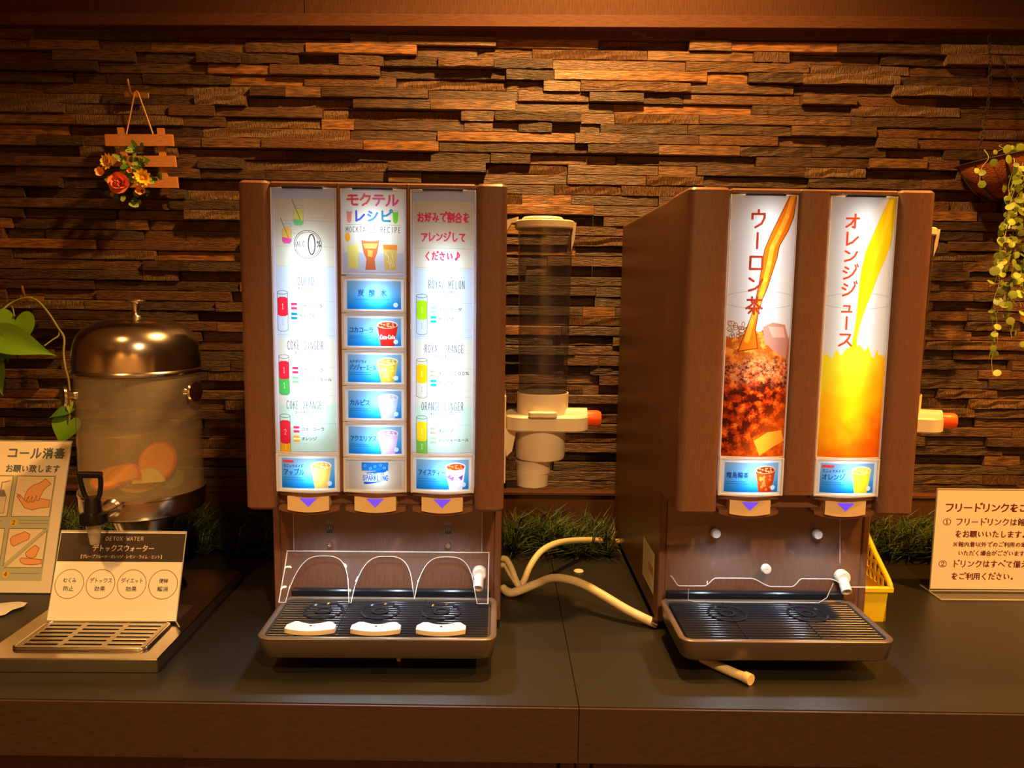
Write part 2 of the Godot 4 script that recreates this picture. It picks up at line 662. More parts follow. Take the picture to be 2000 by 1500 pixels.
func counter() -> void:
	var seam := 0.118
	for side in 2:
		var x0 := -2.2 if side == 0 else seam + 0.0006
		var x1 := seam - 0.0006 if side == 0 else 2.2
		var t := thing("bar_counter", ["dark topped bar counter section carrying the water jar and three-column dispenser", "dark topped bar counter section carrying the tea and juice dispenser and yellow basket"][side], "counter", Vector3(0, 0, 0), "")
		var zf := func(x: float) -> float: return 0.742 + 0.018 * x
		var st := new_st()
		var poly := PackedVector2Array([Vector2(x0, 0.128), Vector2(x1, 0.128), Vector2(x1, -zf.call(x1)), Vector2(x0, -zf.call(x0))])
		var flat := Transform3D(Basis(Vector3.RIGHT, -PI / 2), Vector3.ZERO)
		prism(st, poly, CT - 0.03, CT, flat)
		part(t, "worktop", st, M.worktop)
		st = new_st()
		poly = PackedVector2Array([Vector2(x0, -zf.call(x0) + 0.02), Vector2(x1, -zf.call(x1) + 0.02), Vector2(x1, -zf.call(x1) - 0.004), Vector2(x0, -zf.call(x0) - 0.004)])
		prism(st, poly, 0.766, CT - 0.0015, flat)
		part(t, "front_panel", st, M.counter_front)
		st = new_st()
		bbox(st, Vector3(x0, 0.08, -0.12), Vector3(x1, 0.8, 0.66), 0.001)
		part(t, "carcass", st, M.backing)
		var cuts := [-2.2, -1.44, -0.464, 0.094] if side == 0 else [0.142, 0.70, 1.45, 2.2]
		for k in 3:
			st = new_st()
			bbox(st, Vector3(cuts[k] + 0.0015, 0.1, 0.655), Vector3(cuts[k + 1] - 0.0015, 0.765, 0.715 + 0.018 * cuts[k]), 0.0015)
			part(t, "door", st, M.door)
		st = new_st()
		bbox(st, Vector3(0.0955 if side == 0 else seam + 0.001, 0.1, 0.65), Vector3(seam - 0.001 if side == 0 else 0.1405, 0.765, 0.712), 0.001)
		part(t, "filler_strip", st, M.door)
		st = new_st()
		bbox(st, Vector3(x0, 0.0, -0.12), Vector3(x1, 0.09, 0.6), 0.001)
		part(t, "plinth", st, M.backing)


# ---------------------------------------------------------------- lettering: strokes on a 20 x 20 grid, y down

const GLYPH := {
	"ア": [[2,4,18,4,17,7,12,11],[11,8,11,12,9,16,5,19]],
	"イ": [[16,2,11,8,2,13],[11,8,11,19]],
	"ウ": [[10,1,10,5],[3,10,3,5,17,5,17,9,14,15,7,19]],
	"エ": [[3,4,17,4],[10,4,10,16],[1,16,19,16]],
	"オ": [[2,6,18,6],[13,1,13,18,10,17],[12,7,8,13,2,17]],
	"カ": [[2,6,17,6,16,13,15,18,11,17],[9,1,9,7,7,13,2,18]],
	"キ": [[3,6,16,4],[2,13,18,10],[9,1,12,19]],
	"ク": [[8,1,6,6,2,10],[7,4,17,4,16,9,12,15,5,19]],
	"コ": [[3,4,17,4,17,16],[2,16,18,16]],
	"シ": [[4,3,8,5],[2,8,6,10],[3,18,9,16,14,12,18,5]],
	"ス": [[3,3,16,3,14,8,9,14,2,18],[11,11,18,18]],
	"ソ": [[3,3,6,9],[17,3,15,10,11,15,6,19]],
	"タ": [[8,1,6,6,2,10],[7,4,17,4,16,9,12,15,5,19],[6,8,14,13]],
	"ツ": [[3,5,5,10],[9,4,11,9],[17,4,16,10,12,15,7,18]],
	"テ": [[4,3,16,3],[1,8,19,8],[11,8,10,14,6,19]],
	"ト": [[7,1,7,19],[7,8,16,12]],
	"ナ": [[1,7,19,7],[10,1,10,9,8,15,4,19]],
	"ニ": [[4,5,16,5],[1,16,19,16]],
	"ヒ": [[4,2,4,16,6,18,17,18],[17,5,11,9,4,10]],
	"フ": [[2,3,17,3,16,9,12,15,5,19]],
	"ヘ": [[1,13,7,6,19,16]],
	"ミ": [[4,2,16,5],[5,8,15,11],[3,15,17,19]],
	"ム": [[9,1,7,8,3,17,17,15],[13,10,18,19]],
	"メ": [[15,1,12,10,3,18],[5,6,17,15]],
	"モ": [[3,3,17,3],[1,9,19,9],[9,3,9,16,11,18,18,18]],
	"ヤ": [[2,8,18,5,15,11],[7,2,11,19]],
	"ユ": [[4,5,15,5,14,16],[1,16,19,16]],
	"ラ": [[4,2,16,2],[2,7,17,7,15,13,12,17,6,19]],
	"リ": [[4,2,4,12],[15,2,15,11,13,16,8,19]],
	"ル": [[6,3,6,10,4,16,1,19],[12,2,12,18,16,15,19,10]],
	"レ": [[4,2,4,18,11,15,18,8]],
	"ロ": [[3,4,17,4,17,17,3,17,3,4]],
	"ン": [[3,4,8,7],[3,17,10,15,15,11,18,5]],
	"ー": [[2,10,18,10]],
	"｜": [[10,2,10,18]],
	"お": [[2,6,11,6],[7,1,7,16,5,18,3,16,6,12,11,10,16,11,18,14,16,18,11,18],[14,3,18,7]],
	"み": [[4,3,10,3,8,10,5,16,3,15,4,12,9,12,18,15],[15,8,14,14,11,19]],
	"て": [[2,4,17,4,11,8,9,13,11,17,15,18]],
	"を": [[3,4,15,4],[9,1,7,8,3,13,7,10,10,11,10,15],[17,8,10,11,6,15,8,18,15,18]],
	"し": [[6,2,6,14,8,18,12,18,17,13]],
	"く": [[14,1,5,10,14,19]],
	"た": [[2,5,11,5],[7,1,3,18],[11,9,17,9],[11,14,12,17,18,17]],
	"さ": [[3,6,17,6],[8,1,15,12],[5,12,6,16,10,18,14,18]],
	"い": [[4,4,4,12,6,16,8,14],[14,5,17,10,17,14]],
	"は": [[4,2,3,10,4,18],[8,6,18,6],[14,2,14,15,12,18,9,17,9,14,13,13,18,17]],
	"す": [[2,5,18,5],[11,1,11,13,9,15,7,13,8,10,11,11,11,15,7,19]],
	"ま": [[3,5,17,5],[4,10,16,10],[10,1,10,15,8,18,5,17,5,14,9,14,17,18]],
	"む": [[2,6,11,6],[6,1,6,13,4,14,3,11,6,10,7,15,9,18,15,18,16,13],[14,4,18,8]],
	"え": [[7,2,13,3],[3,8,15,8,3,18,8,14,11,17,18,18]],
	"こ": [[4,4,15,4],[4,13,5,17,16,17]],
	"の": [[10,4,8,13,5,16,3,13,5,7,10,4,15,5,18,10,16,15,12,18]],
	"か": [[2,6,12,6,12,14,10,18,8,16],[7,1,5,10,2,17],[15,5,18,11]],
	"け": [[4,2,3,11,5,18],[9,6,19,6],[14,2,14,13,11,19]],
	"好": [[5,2,3,10,9,17],[8,6,6,13,2,18],[1,7,10,6],[11,3,18,3,14,8],[14,8,14,17,12,18],[10,10,19,10]],
	"割": [[6,0,6,3],[1,6,1,3,12,3,12,6],[3,7,10,7],[3,10,10,10],[1,12,12,12],[6,5,6,13],[3,14,10,14,10,19,3,19,3,14],[15,4,15,14],[19,2,19,18,17,18]],
	"合": [[10,1,6,6,1,9],[10,1,14,6,19,9],[6,10,14,10],[4,13,16,13,16,19,4,19,4,13]],
	"炭": [[10,0,10,5],[3,1,3,5,17,5,17,1],[2,8,18,8],[5,8,4,14,1,19],[8,11,7,13],[16,10,14,13],[12,10,11,14,7,19],[12,14,18,19]],
	"酸": [[1,3,10,3],[2,6,9,6,9,19,2,19,2,6],[4,3,4,10],[7,3,7,10],[2,14,9,14],[14,1,12,5,18,5],[16,3,19,6],[13,7,11,10],[16,7,18,9],[14,9,11,14],[13,11,18,11,11,19],[12,13,19,19]],
	"水": [[10,1,10,18,8,17],[2,6,8,6,6,12,2,16],[17,4,12,9],[11,8,14,13,19,17]],
	"消": [[2,2,5,4],[1,7,4,9],[2,18,6,11],[13,1,13,6],[8,2,10,5],[18,2,16,5],[9,19,9,7,18,7,18,18,16,18],[9,11,18,11],[9,14,18,14]],
	"毒": [[3,3,17,3],[5,6,15,6],[1,9,19,9],[10,1,10,9],[5,11,4,18,16,18],[5,11,16,11,16,19],[1,14,19,14],[10,11,10,18]],
	"願": [[1,2,9,2],[2,2,2,11,1,17],[4,5,9,5,9,10,4,10,4,5],[4,7,9,7],[6,10,6,18],[4,13,3,16],[8,13,9,16],[11,2,19,2],[15,2,14,5],[12,5,18,5,18,14,12,14,12,5],[12,8,18,8],[12,11,18,11],[13,15,11,19],[17,15,19,19]],
	"致": [[1,2,10,2],[5,2,3,7,9,6],[8,4,10,8],[2,11,9,11],[5,8,5,16],[1,17,10,15],[14,1,11,8],[12,5,19,5],[17,5,15,13,10,19],[12,8,15,14,19,19]],
	"茶": [[2,4,18,4],[7,1,7,6],[13,1,13,6],[10,6,6,10,1,13],[10,6,14,10,19,13],[4,13,16,13],[10,10,10,19],[7,15,4,18],[13,15,16,18]],
	"烏": [[10,0,8,2],[5,3,5,13],[5,3,15,3,15,7,5,7],[5,10,17,10],[5,13,18,13,17,19,14,18],[3,16,2,19],[7,15,7,18],[11,15,12,18]],
	"龍": [[5,0,5,2],[1,3,10,3],[3,4,4,7],[8,4,7,7],[1,7,10,7],[2,19,2,9,9,9,9,19],[2,12,9,12],[2,15,9,15],[13,1,13,5],[13,2,18,2],[12,5,18,5,18,9,12,9,12,17,19,17],[14,12,18,12],[14,14,18,14]],
	"煌": [[5,1,5,10,2,18],[2,5,3,8],[8,4,7,8],[5,11,8,16],[13,1,11,3],[10,3,18,3,18,9,10,9,10,3],[10,6,18,6],[10,12,18,12],[10,15,18,15],[9,19,19,19],[14,12,14,19]],
	"効": [[5,1,5,4],[1,5,10,5],[3,7,1,11],[8,7,10,10],[8,10,2,18],[3,11,9,18],[11,6,19,6,18,17,15,18],[15,2,14,10,11,18]],
	"果": [[4,2,16,2,16,9,4,9,4,2],[4,5,16,5],[1,12,19,12],[10,2,10,19],[9,12,2,18],[11,12,18,18]],
	"防": [[2,2,2,19],[2,2,7,2,5,7,7,11,3,13],[13,1,13,5],[8,5,19,5],[12,5,11,12,8,18],[11,10,18,10,17,18,14,18]],
	"止": [[10,2,10,18],[10,9,17,9],[4,8,4,18],[1,18,19,18]],
	"便": [[5,1,1,9],[3,6,3,19],[7,3,19,3],[8,6,18,6,18,12,8,12,8,6],[8,9,18,9],[13,3,12,14,7,19],[9,13,13,17,19,19]],
	"秘": [[8,2,2,4],[1,7,9,7],[5,3,5,19],[5,8,1,14],[5,9,9,13],[13,2,16,5],[11,8,10,13],[13,6,13,16,17,16,18,12],[18,3,11,17],[18,8,19,12]],
	"解": [[4,1,1,6],[3,3,8,3,7,6],[2,6,2,18],[2,6,9,6,9,18],[2,10,9,10],[2,14,9,14],[5,6,5,14],[11,2,18,2,17,8],[14,2,11,9],[12,11,11,14],[11,13,19,13],[10,16,20,16],[15,10,15,19]],
	"館": [[5,0,1,6],[5,0,9,5],[3,7,8,7,8,13,3,13,3,7],[3,10,8,10],[3,13,3,18,7,16],[15,1,15,3],[11,6,11,4,19,4,19,6],[12,8,18,8,18,11,12,11],[12,8,12,19],[12,14,18,14,18,19,12,19]],
	"内": [[3,19,3,5,17,5,17,18,15,18],[10,1,10,7,6,14],[10,8,14,14]],
	"着": [[6,0,8,3],[14,0,12,3],[3,4,17,4],[4,6,16,6],[1,9,19,9],[8,4,6,12,1,18],[7,12,16,12,16,19,7,19,7,12],[7,15,16,15]],
	"利": [[9,1,2,4],[1,7,11,7],[6,3,6,19],[6,8,1,14],[6,9,10,13],[14,4,14,13],[19,2,19,18,16,18]],
	"用": [[4,2,3,13,1,19],[4,2,17,2,17,18,15,18],[4,7,17,7],[4,12,17,12],[10,2,10,18]],
	"場": [[1,7,8,7],[4,2,4,16],[1,17,8,15],[10,1,18,1,18,7,10,7,10,1],[10,4,18,4],[8,9,20,9],[11,9,8,14],[10,12,19,12,17,18,15,18],[13,12,9,18],[16,12,13,18]],
	"以": [[3,2,3,15,9,12],[9,4,12,8],[17,2,16,10,9,19],[14,13,19,19]],
	"外": [[5,1,1,9],[4,5,10,5,8,12,2,19],[4,9,8,13],[14,1,14,19],[14,8,19,12]],
	"備": [[5,1,1,9],[3,6,3,19],[7,4,19,4],[10,1,10,6],[16,1,16,6],[8,8,19,8],[9,8,8,19],[11,11,18,11,18,19],[11,11,11,19],[11,14,18,14],[14,11,14,19]],
	"付": [[6,1,1,9],[4,6,4,19],[8,6,19,6],[15,1,15,18,12,17],[10,10,12,13]],
	"※": [[3,3,17,17],[17,3,3,17],[10,3,10,4],[10,16,10,17],[3,10,4,10],[16,10,17,10]],
	"。": [[3,16,5,14,7,16,5,18,3,16]],
	"・": [[9,10,11,10]],
	"♪": [[12,1,10,15,7,18,5,16,8,14,10,15],[12,1,17,7,15,12]],
	"【": [[18,0,12,0,12,20,18,20],[14,2,14,18]],
	"】": [[2,0,8,0,8,20,2,20],[6,2,6,18]],
	"A": [[2,19,10,1,18,19],[5,13,15,13]], "C": [[17,4,13,1,7,1,3,6,3,14,7,19,13,19,17,16]], "D": [[3,1,3,19,11,19,17,13,17,7,11,1,3,1]],
	"E": [[16,1,4,1,4,19,16,19],[4,10,14,10]], "G": [[17,4,13,1,7,1,3,6,3,14,7,19,13,19,17,16,17,11,11,11]], "I": [[10,1,10,19]],
	"K": [[4,1,4,19],[16,1,4,11],[8,8,17,19]], "L": [[4,1,4,19,16,19]], "M": [[2,19,3,1,10,13,17,1,18,19]], "N": [[3,19,3,1,17,19,17,1]],
	"O": [[10,1,5,3,3,10,5,17,10,19,15,17,17,10,15,3,10,1]], "P": [[4,19,4,1,13,1,16,5,13,10,4,10]], "Q": [[10,1,5,3,3,10,5,17,10,19,15,17,17,10,15,3,10,1],[12,14,18,20]],
	"R": [[4,19,4,1,13,1,16,5,13,10,4,10],[10,10,17,19]], "S": [[16,4,12,1,6,2,4,6,8,9,14,11,16,15,13,19,6,19,3,16]], "T": [[2,1,18,1],[10,1,10,19]],
	"U": [[3,1,3,14,7,19,13,19,17,14,17,1]], "W": [[1,1,5,19,10,6,15,19,19,1]], "X": [[3,1,17,19],[17,1,3,19]], "Y": [[2,1,10,10,18,1],[10,10,10,19]],
	"0": [[10,1,5,4,4,10,5,16,10,19,15,16,16,10,15,4,10,1]], "1": [[6,4,10,1,10,19],[6,19,14,19]], "2": [[4,5,8,1,13,1,16,5,13,11,4,19,17,19]], "4": [[13,19,13,1,3,14,17,14]],
	"%": [[5,2,2,5,5,8,8,5,5,2],[16,1,4,19],[15,12,12,15,15,18,18,15,15,12]], "c": [[16,9,10,7,5,11,6,17,11,19,16,17]], "o": [[10,8,5,12,7,18,12,19,16,14,13,8,10,8]],
	"a": [[15,9,9,8,5,13,7,18,12,18,15,10,15,18,18,18]], "l": [[10,18,7,16,12,2,15,2,9,18,13,18]], "-": [[5,12,15,12]],
}
const MARKED := {"ガ":"カ","グ":"ク","ジ":"シ","ズ":"ス","ゾ":"ソ","ダ":"タ","デ":"テ","ド":"ト","ブ":"フ","ビ":"ヒ","で":"て","だ":"た","ご":"こ","べ":"ヘ","ざ":"さ","が":"か"}
const RINGED := {"プ":"フ","ピ":"ヒ","ペ":"ヘ"}
const SMALL := {"ッ":"ツ","ャ":"ヤ","ュ":"ユ","ォ":"オ","ィ":"イ"}


func dab(im: Image, a: Vector2, b: Vector2, th: float, col: Color) -> void:   # one straight stroke with round ends
	var r := th / 2
	var x0 := maxi(0, int(minf(a.x, b.x) - r - 1))
	var x1 := mini(im.get_width() - 1, int(maxf(a.x, b.x) + r + 1))
	var y0 := maxi(0, int(minf(a.y, b.y) - r - 1))
	var y1 := mini(im.get_height() - 1, int(maxf(a.y, b.y) + r + 1))
	var ab := b - a
	var l2 := maxf(ab.length_squared(), 1e-6)
	for y in range(y0, y1 + 1):
		for x in range(x0, x1 + 1):
			var p := Vector2(x + 0.5, y + 0.5)
			var t := clampf((p - a).dot(ab) / l2, 0.0, 1.0)
			var cover := clampf(r + 0.5 - p.distance_to(a + ab * t), 0.0, 1.0) * col.a
			if cover > 0.0: im.set_pixel(x, y, im.get_pixel(x, y).lerp(Color(col.r, col.g, col.b, 1), cover))


func line(im: Image, pts: Array, th: float, col: Color) -> void:   # x, y, x, y ...
	for i in range(0, pts.size() - 2, 2):
		dab(im, Vector2(pts[i], pts[i + 1]), Vector2(pts[i + 2], pts[i + 3]), th, col)


func glyph(im: Image, ch: String, x: float, y: float, w: float, h: float, th: float, col: Color) -> void:
	if SMALL.has(ch):
		glyph(im, SMALL[ch], x + w * 0.12, y + h * 0.3, w * 0.7, h * 0.7, th * 0.9, col)
		return
	if MARKED.has(ch):
		glyph(im, MARKED[ch], x, y, w, h, th, col)
		line(im, [x + w * 0.84, y + h * 0.0, x + w * 0.9, y + h * 0.15], th * 0.8, col)
		line(im, [x + w * 0.97, y - h * 0.05, x + w * 1.03, y + h * 0.1], th * 0.8, col)
		return
	if RINGED.has(ch):
		glyph(im, RINGED[ch], x, y, w, h, th, col)
		ring(im, x + w * 0.95, y + h * 0.06, w * 0.1, h * 0.1, th * 0.7, col)
		return
	if not GLYPH.has(ch): return
	for s in GLYPH[ch]:
		for i in range(0, s.size() - 2, 2):
			dab(im, Vector2(x + s[i] * w / 20.0, y + s[i + 1] * h / 20.0), Vector2(x + s[i + 2] * w / 20.0, y + s[i + 3] * h / 20.0), th, col)


func text(im: Image, s: String, x: float, y: float, w: float, h: float, th: float, col: Color, step := 0.0, down := false) -> void:
	var st := step if step > 0.0 else (h if down else w) * 1.08
	for i in s.length():
		glyph(im, s[i], x + (0.0 if down else i * st), y + (i * st if down else 0.0), w, h, th, col)


func centred(im: Image, s: String, cx: float, y: float, w: float, h: float, th: float, col: Color, step := 0.0) -> void:
	var st := step if step > 0.0 else w * 1.08
	text(im, s, cx - (st * (s.length() - 1) + w) / 2, y, w, h, th, col, st)


func ring(im: Image, cx: float, cy: float, rx: float, ry: float, th: float, col: Color, n := 28) -> void:
	for k in n:
		dab(im, Vector2(cx + rx * cos(TAU * k / n), cy + ry * sin(TAU * k / n)), Vector2(cx + rx * cos(TAU * (k + 1) / n), cy + ry * sin(TAU * (k + 1) / n)), th, col)


func fill(im: Image, pts: Array, col: Color) -> void:   # a filled outline, x, y, x, y ...
	var lo := 1e9
	var hi := -1e9
	for i in range(1, pts.size(), 2):
		lo = minf(lo, pts[i])
		hi = maxf(hi, pts[i])
	for y in range(maxi(0, int(lo)), mini(im.get_height() - 1, int(hi)) + 1):
		var cut := []
		var n := pts.size() / 2
		for i in n:
			var x0: float = pts[2 * i]; var y0: float = pts[2 * i + 1]
			var x1: float = pts[2 * ((i + 1) % n)]; var y1: float = pts[2 * ((i + 1) % n) + 1]
			var yy := y + 0.5
			if (y0 <= yy) != (y1 <= yy): cut.append(x0 + (yy - y0) / (y1 - y0) * (x1 - x0))
		cut.sort()
		for k in range(0, cut.size() - 1, 2):
			var a := maxi(0, roundi(cut[k]))
			var b := mini(im.get_width(), roundi(cut[k + 1]))
			if b > a:
				if col.a >= 1.0: im.fill_rect(Rect2i(a, y, b - a, 1), col)
				else:
					for x in range(a, b): im.set_pixel(x, y, im.get_pixel(x, y).lerp(Color(col.r, col.g, col.b), col.a))


func disc(im: Image, cx: float, cy: float, rx: float, ry: float, col: Color) -> void:
	var p := []
	for k in 28:
		p.append(cx + rx * cos(TAU * k / 28)); p.append(cy + ry * sin(TAU * k / 28))
	fill(im, p, col)


func box(im: Image, x0: float, y0: float, x1: float, y1: float, col: Color) -> void:
	im.fill_rect(Rect2i(int(x0), int(y0), int(x1 - x0), int(y1 - y0)), col)


func down_blend(im: Image, x0: int, y0: int, x1: int, y1: int, stops: Array) -> void:   # printed colour run of a card
	for y in range(y0, y1):
		var t := float(y - y0) / (y1 - y0)
		var c: Color = stops[-1][1]
		for k in stops.size() - 1:
			if t <= stops[k + 1][0]:
				c = stops[k][1].lerp(stops[k + 1][1], (t - stops[k][0]) / (stops[k + 1][0] - stops[k][0]))
				break
		im.fill_rect(Rect2i(x0, y, x1 - x0, 1), c)


func blank(w: int, h: int, c: Color) -> Image:
	var im := Image.create_empty(w, h, false, Image.FORMAT_RGBA8)
	im.fill(c)
	return im


func printed(im: Image, rough := 0.5, through := 0.0) -> StandardMaterial3D:
	var m := mat(Color.WHITE, rough)
	m.albedo_texture = ImageTexture.create_from_image(im)
	m.texture_repeat = false
	if through > 0.0:
		m.backlight_enabled = true
		m.backlight = Color(through, through, through)
		m.cull_mode = BaseMaterial3D.CULL_DISABLED
	return m


const INK := Color(0.22, 0.24, 0.27)
const RED := Color(0.90, 0.16, 0.24)


func measure_glass(im: Image, x: float, y: float, top: Color, low: Color, split: float, a: String, b: String) -> void:   # the mixing diagram of a recipe
	var w := 50.0
	var h := 168.0
	ring(im, x + w / 2, y, w / 2, 8, 1.6, INK)
	var y1 := y + 26
	var ym := y1 + (h - 26) * split
	if low.a > 0: fill(im, [x, ym, x + w, ym, x + w, y + h, x + w * 0.75, y + h + 7, x + w * 0.25, y + h + 7, x, y + h], low)
	fill(im, [x, y1, x + w * 0.25, y1 - 6, x + w * 0.75, y1 - 6, x + w, y1, x + w, ym, x + w * 0.75, ym + 7, x + w * 0.25, ym + 7, x, ym], top)
	line(im, [x, y, x, y + h], 1.6, INK)
	line(im, [x + w, y, x + w, y + h], 1.6, INK)
	line(im, [x, y + h, x + w * 0.25, y + h + 7, x + w * 0.75, y + h + 7, x + w, y + h], 1.6, INK)
	glyph(im, a, x + 18, (y1 + ym) / 2 - 13, 15, 26, 2, Color(0.95, 0.92, 0.85))
	glyph(im, b, x + 18, (ym + y + h) / 2 - 13, 15, 26, 2, Color(0.6, 0.65, 0.75) if low.a == 0 else Color(0.95, 0.95, 0.8))


func recipe(im: Image, y: float, title: String, sub: String, glass: Array, rows: Array, gx: float, tx: float) -> void:
	centred(im, title, tx, y, 13, 40, 2.2, INK, 15.5)
	centred(im, sub, tx, y + 48, 11, 11, 1.5, INK, 13)
	measure_glass(im, gx, y + 72, glass[0], glass[1], glass[2], glass[3], glass[4])
	for k in rows.size():
		var yy: float = y + 118 + k * 44
		box(im, gx + 66, yy, gx + 94, yy + 30, rows[k][0])
		box(im, gx + 66, yy + 11, gx + 94, yy + 19, rows[k][0].lerp(Color.WHITE, 0.75))
		text(im, rows[k][1], gx + 104, yy + 6, 16, 16, 1.8, INK, 18)


func poster_base() -> Image:
	var im := blank(300, 1200, Color(0.86, 0.88, 0.97))
	box(im, 8, 2, 292, 52, Color(0.74, 0.81, 0.93))
	var zones := [[52, 350, Color(0.84, 0.84, 0.78)], [350, 668, Color(0.76, 0.83, 0.92)], [668, 975, Color(0.83, 0.84, 0.82)], [975, 1190, Color(0.73, 0.86, 0.82)]]
	for z in zones: box(im, 18, z[0], 288, z[1], z[2])
	var r := RandomNumberGenerator.new()
	r.seed = 5
	for k in 46:   # white-washed boards in print
		var y := r.randf_range(60, 1180)
		var x := r.randf_range(18, 200)
		line(im, [x, y, minf(288, x + r.randf_range(40, 120)), y + r.randf_range(-1, 1)], 1.2, Color(0.66, 0.67, 0.64, 0.5))
	for y in [145, 258, 345, 500, 655, 800, 930, 1060]: line(im, [18, y, 288, y + 2], 1.5, Color(0.62, 0.64, 0.62, 0.7))
	line(im, [2, 2, 298, 2, 298, 1198, 2, 1198, 2, 2], 5, Color(0.95, 0.94, 1.0))
	line(im, [9, 4, 9, 1194], 1.6, Color(0.62, 0.6, 0.8))
	line(im, [292, 4, 292, 1194], 1.6, Color(0.62, 0.6, 0.8))
	line(im, [4, 1192, 296, 1192], 2, Color(0.55, 0.58, 0.68))
	return im


func mason_jar(im: Image, x: float, y: float, top: Color, low: Color) -> void:
	fill(im, [x, y + 14, x + 8, y + 6, x + 36, y + 6, x + 44, y + 14, x + 44, y + 66, x + 36, y + 76, x + 8, y + 76, x, y + 66], top)
	fill(im, [x, y + 48, x + 44, y + 56, x + 44, y + 66, x + 36, y + 76, x + 8, y + 76, x, y + 66], low)
	ring(im, x + 26, y - 4, 20, 7, 2, Color(0.6, 0.68, 0.75))
	line(im, [x - 6, y - 36, x + 30, y + 52], 3, Color(0.45, 0.47, 0.5))
	line(im, [x, y + 14, x, y + 66, x + 8, y + 76, x + 36, y + 76, x + 44, y + 66, x + 44, y + 14], 1.5, Color(0.6, 0.62, 0.6))


func print_left_column() -> Image:
	var im := poster_base()
	mason_jar(im, 52, 170, Color(0.93, 0.76, 0.35), Color(0.9, 0.32, 0.66))
	mason_jar(im, 108, 90, Color(0.87, 0.9, 0.45), Color(0.45, 0.85, 0.55))
	ring(im, 170, 250, 62, 62, 2.2, INK, 48)
	ring(im, 170, 250, 55, 55, 1.6, INK, 48)
	text(im, "ALC", 118, 236, 12, 24, 2, INK, 14)
	ring(im, 188, 250, 15, 44, 5, INK)
	text(im, "%", 210, 232, 20, 30, 3, INK)
	var clear_low := Color(1, 1, 1, 0)
	recipe(im, 392, "CUPID", "キューピット", [RED, clear_low, 0.52, "1", "1"], [[Color(0.86, 0.2, 0.34), "コカ・コーラ"], [Color(0.05, 0.45, 0.72), "カルピス"]], 22, 158)
	recipe(im, 682, "COKE GINGER", "コークジンジャー", [RED, Color(0.3, 0.74, 0.35), 0.5, "1", "1"], [[Color(0.86, 0.2, 0.34), "コカ・コーラ"], [Color(0.45, 0.68, 0.5), "ジンジャーエール"]], 22, 150)
	recipe(im, 955, "COKE ORANGE", "コークオレンジ", [RED, Color(0.95, 0.68, 0.1), 0.68, "2", "1"], [[Color(0.86, 0.2, 0.34), "コカ・コーラ"], [Color(0.95, 0.68, 0.12), "オレンジ"]], 22, 140)
	return im


func print_right_column() -> Image:
	var im := poster_base()
	var pink := Color(0.90, 0.22, 0.42)
	centred(im, "お好みで割合を", 152, 100, 32, 44, 6, pink, 35)
	centred(im, "アレンジして", 152, 188, 32, 42, 6, pink, 35)
	centred(im, "ください♪", 148, 274, 30, 40, 6, pink, 34)
	var clear_low := Color(1, 1, 1, 0)
	recipe(im, 400, "ROYAL MELON", "ロイヤルメロン", [Color(0.62, 0.84, 0.1), clear_low, 0.52, "1", "1"], [[Color(0.55, 0.86, 0.62), "メロンソーダ"], [Color(0.05, 0.6, 0.8), "カルピス"]], 28, 168)
	recipe(im, 690, "ROYAL ORANGE", "ロイヤルオレンジ", [Color(0.98, 0.76, 0.08), clear_low, 0.52, "1", "1"], [[Color(0.62, 0.58, 0.5), "オレンジ100%"], [Color(0.05, 0.66, 0.68), "カルピス"]], 28, 158)
	recipe(im, 955, "ORANGE GINGER", "オレンジジンジャー", [Color(0.96, 0.82, 0.12), Color(0.46, 0.75, 0.3), 0.55, "1", "1"], [[Color(0.62, 0.6, 0.55), "オレンジ"], [Color(0.6, 0.78, 0.6), "ジンジャーエール"]], 28, 150)
	return im


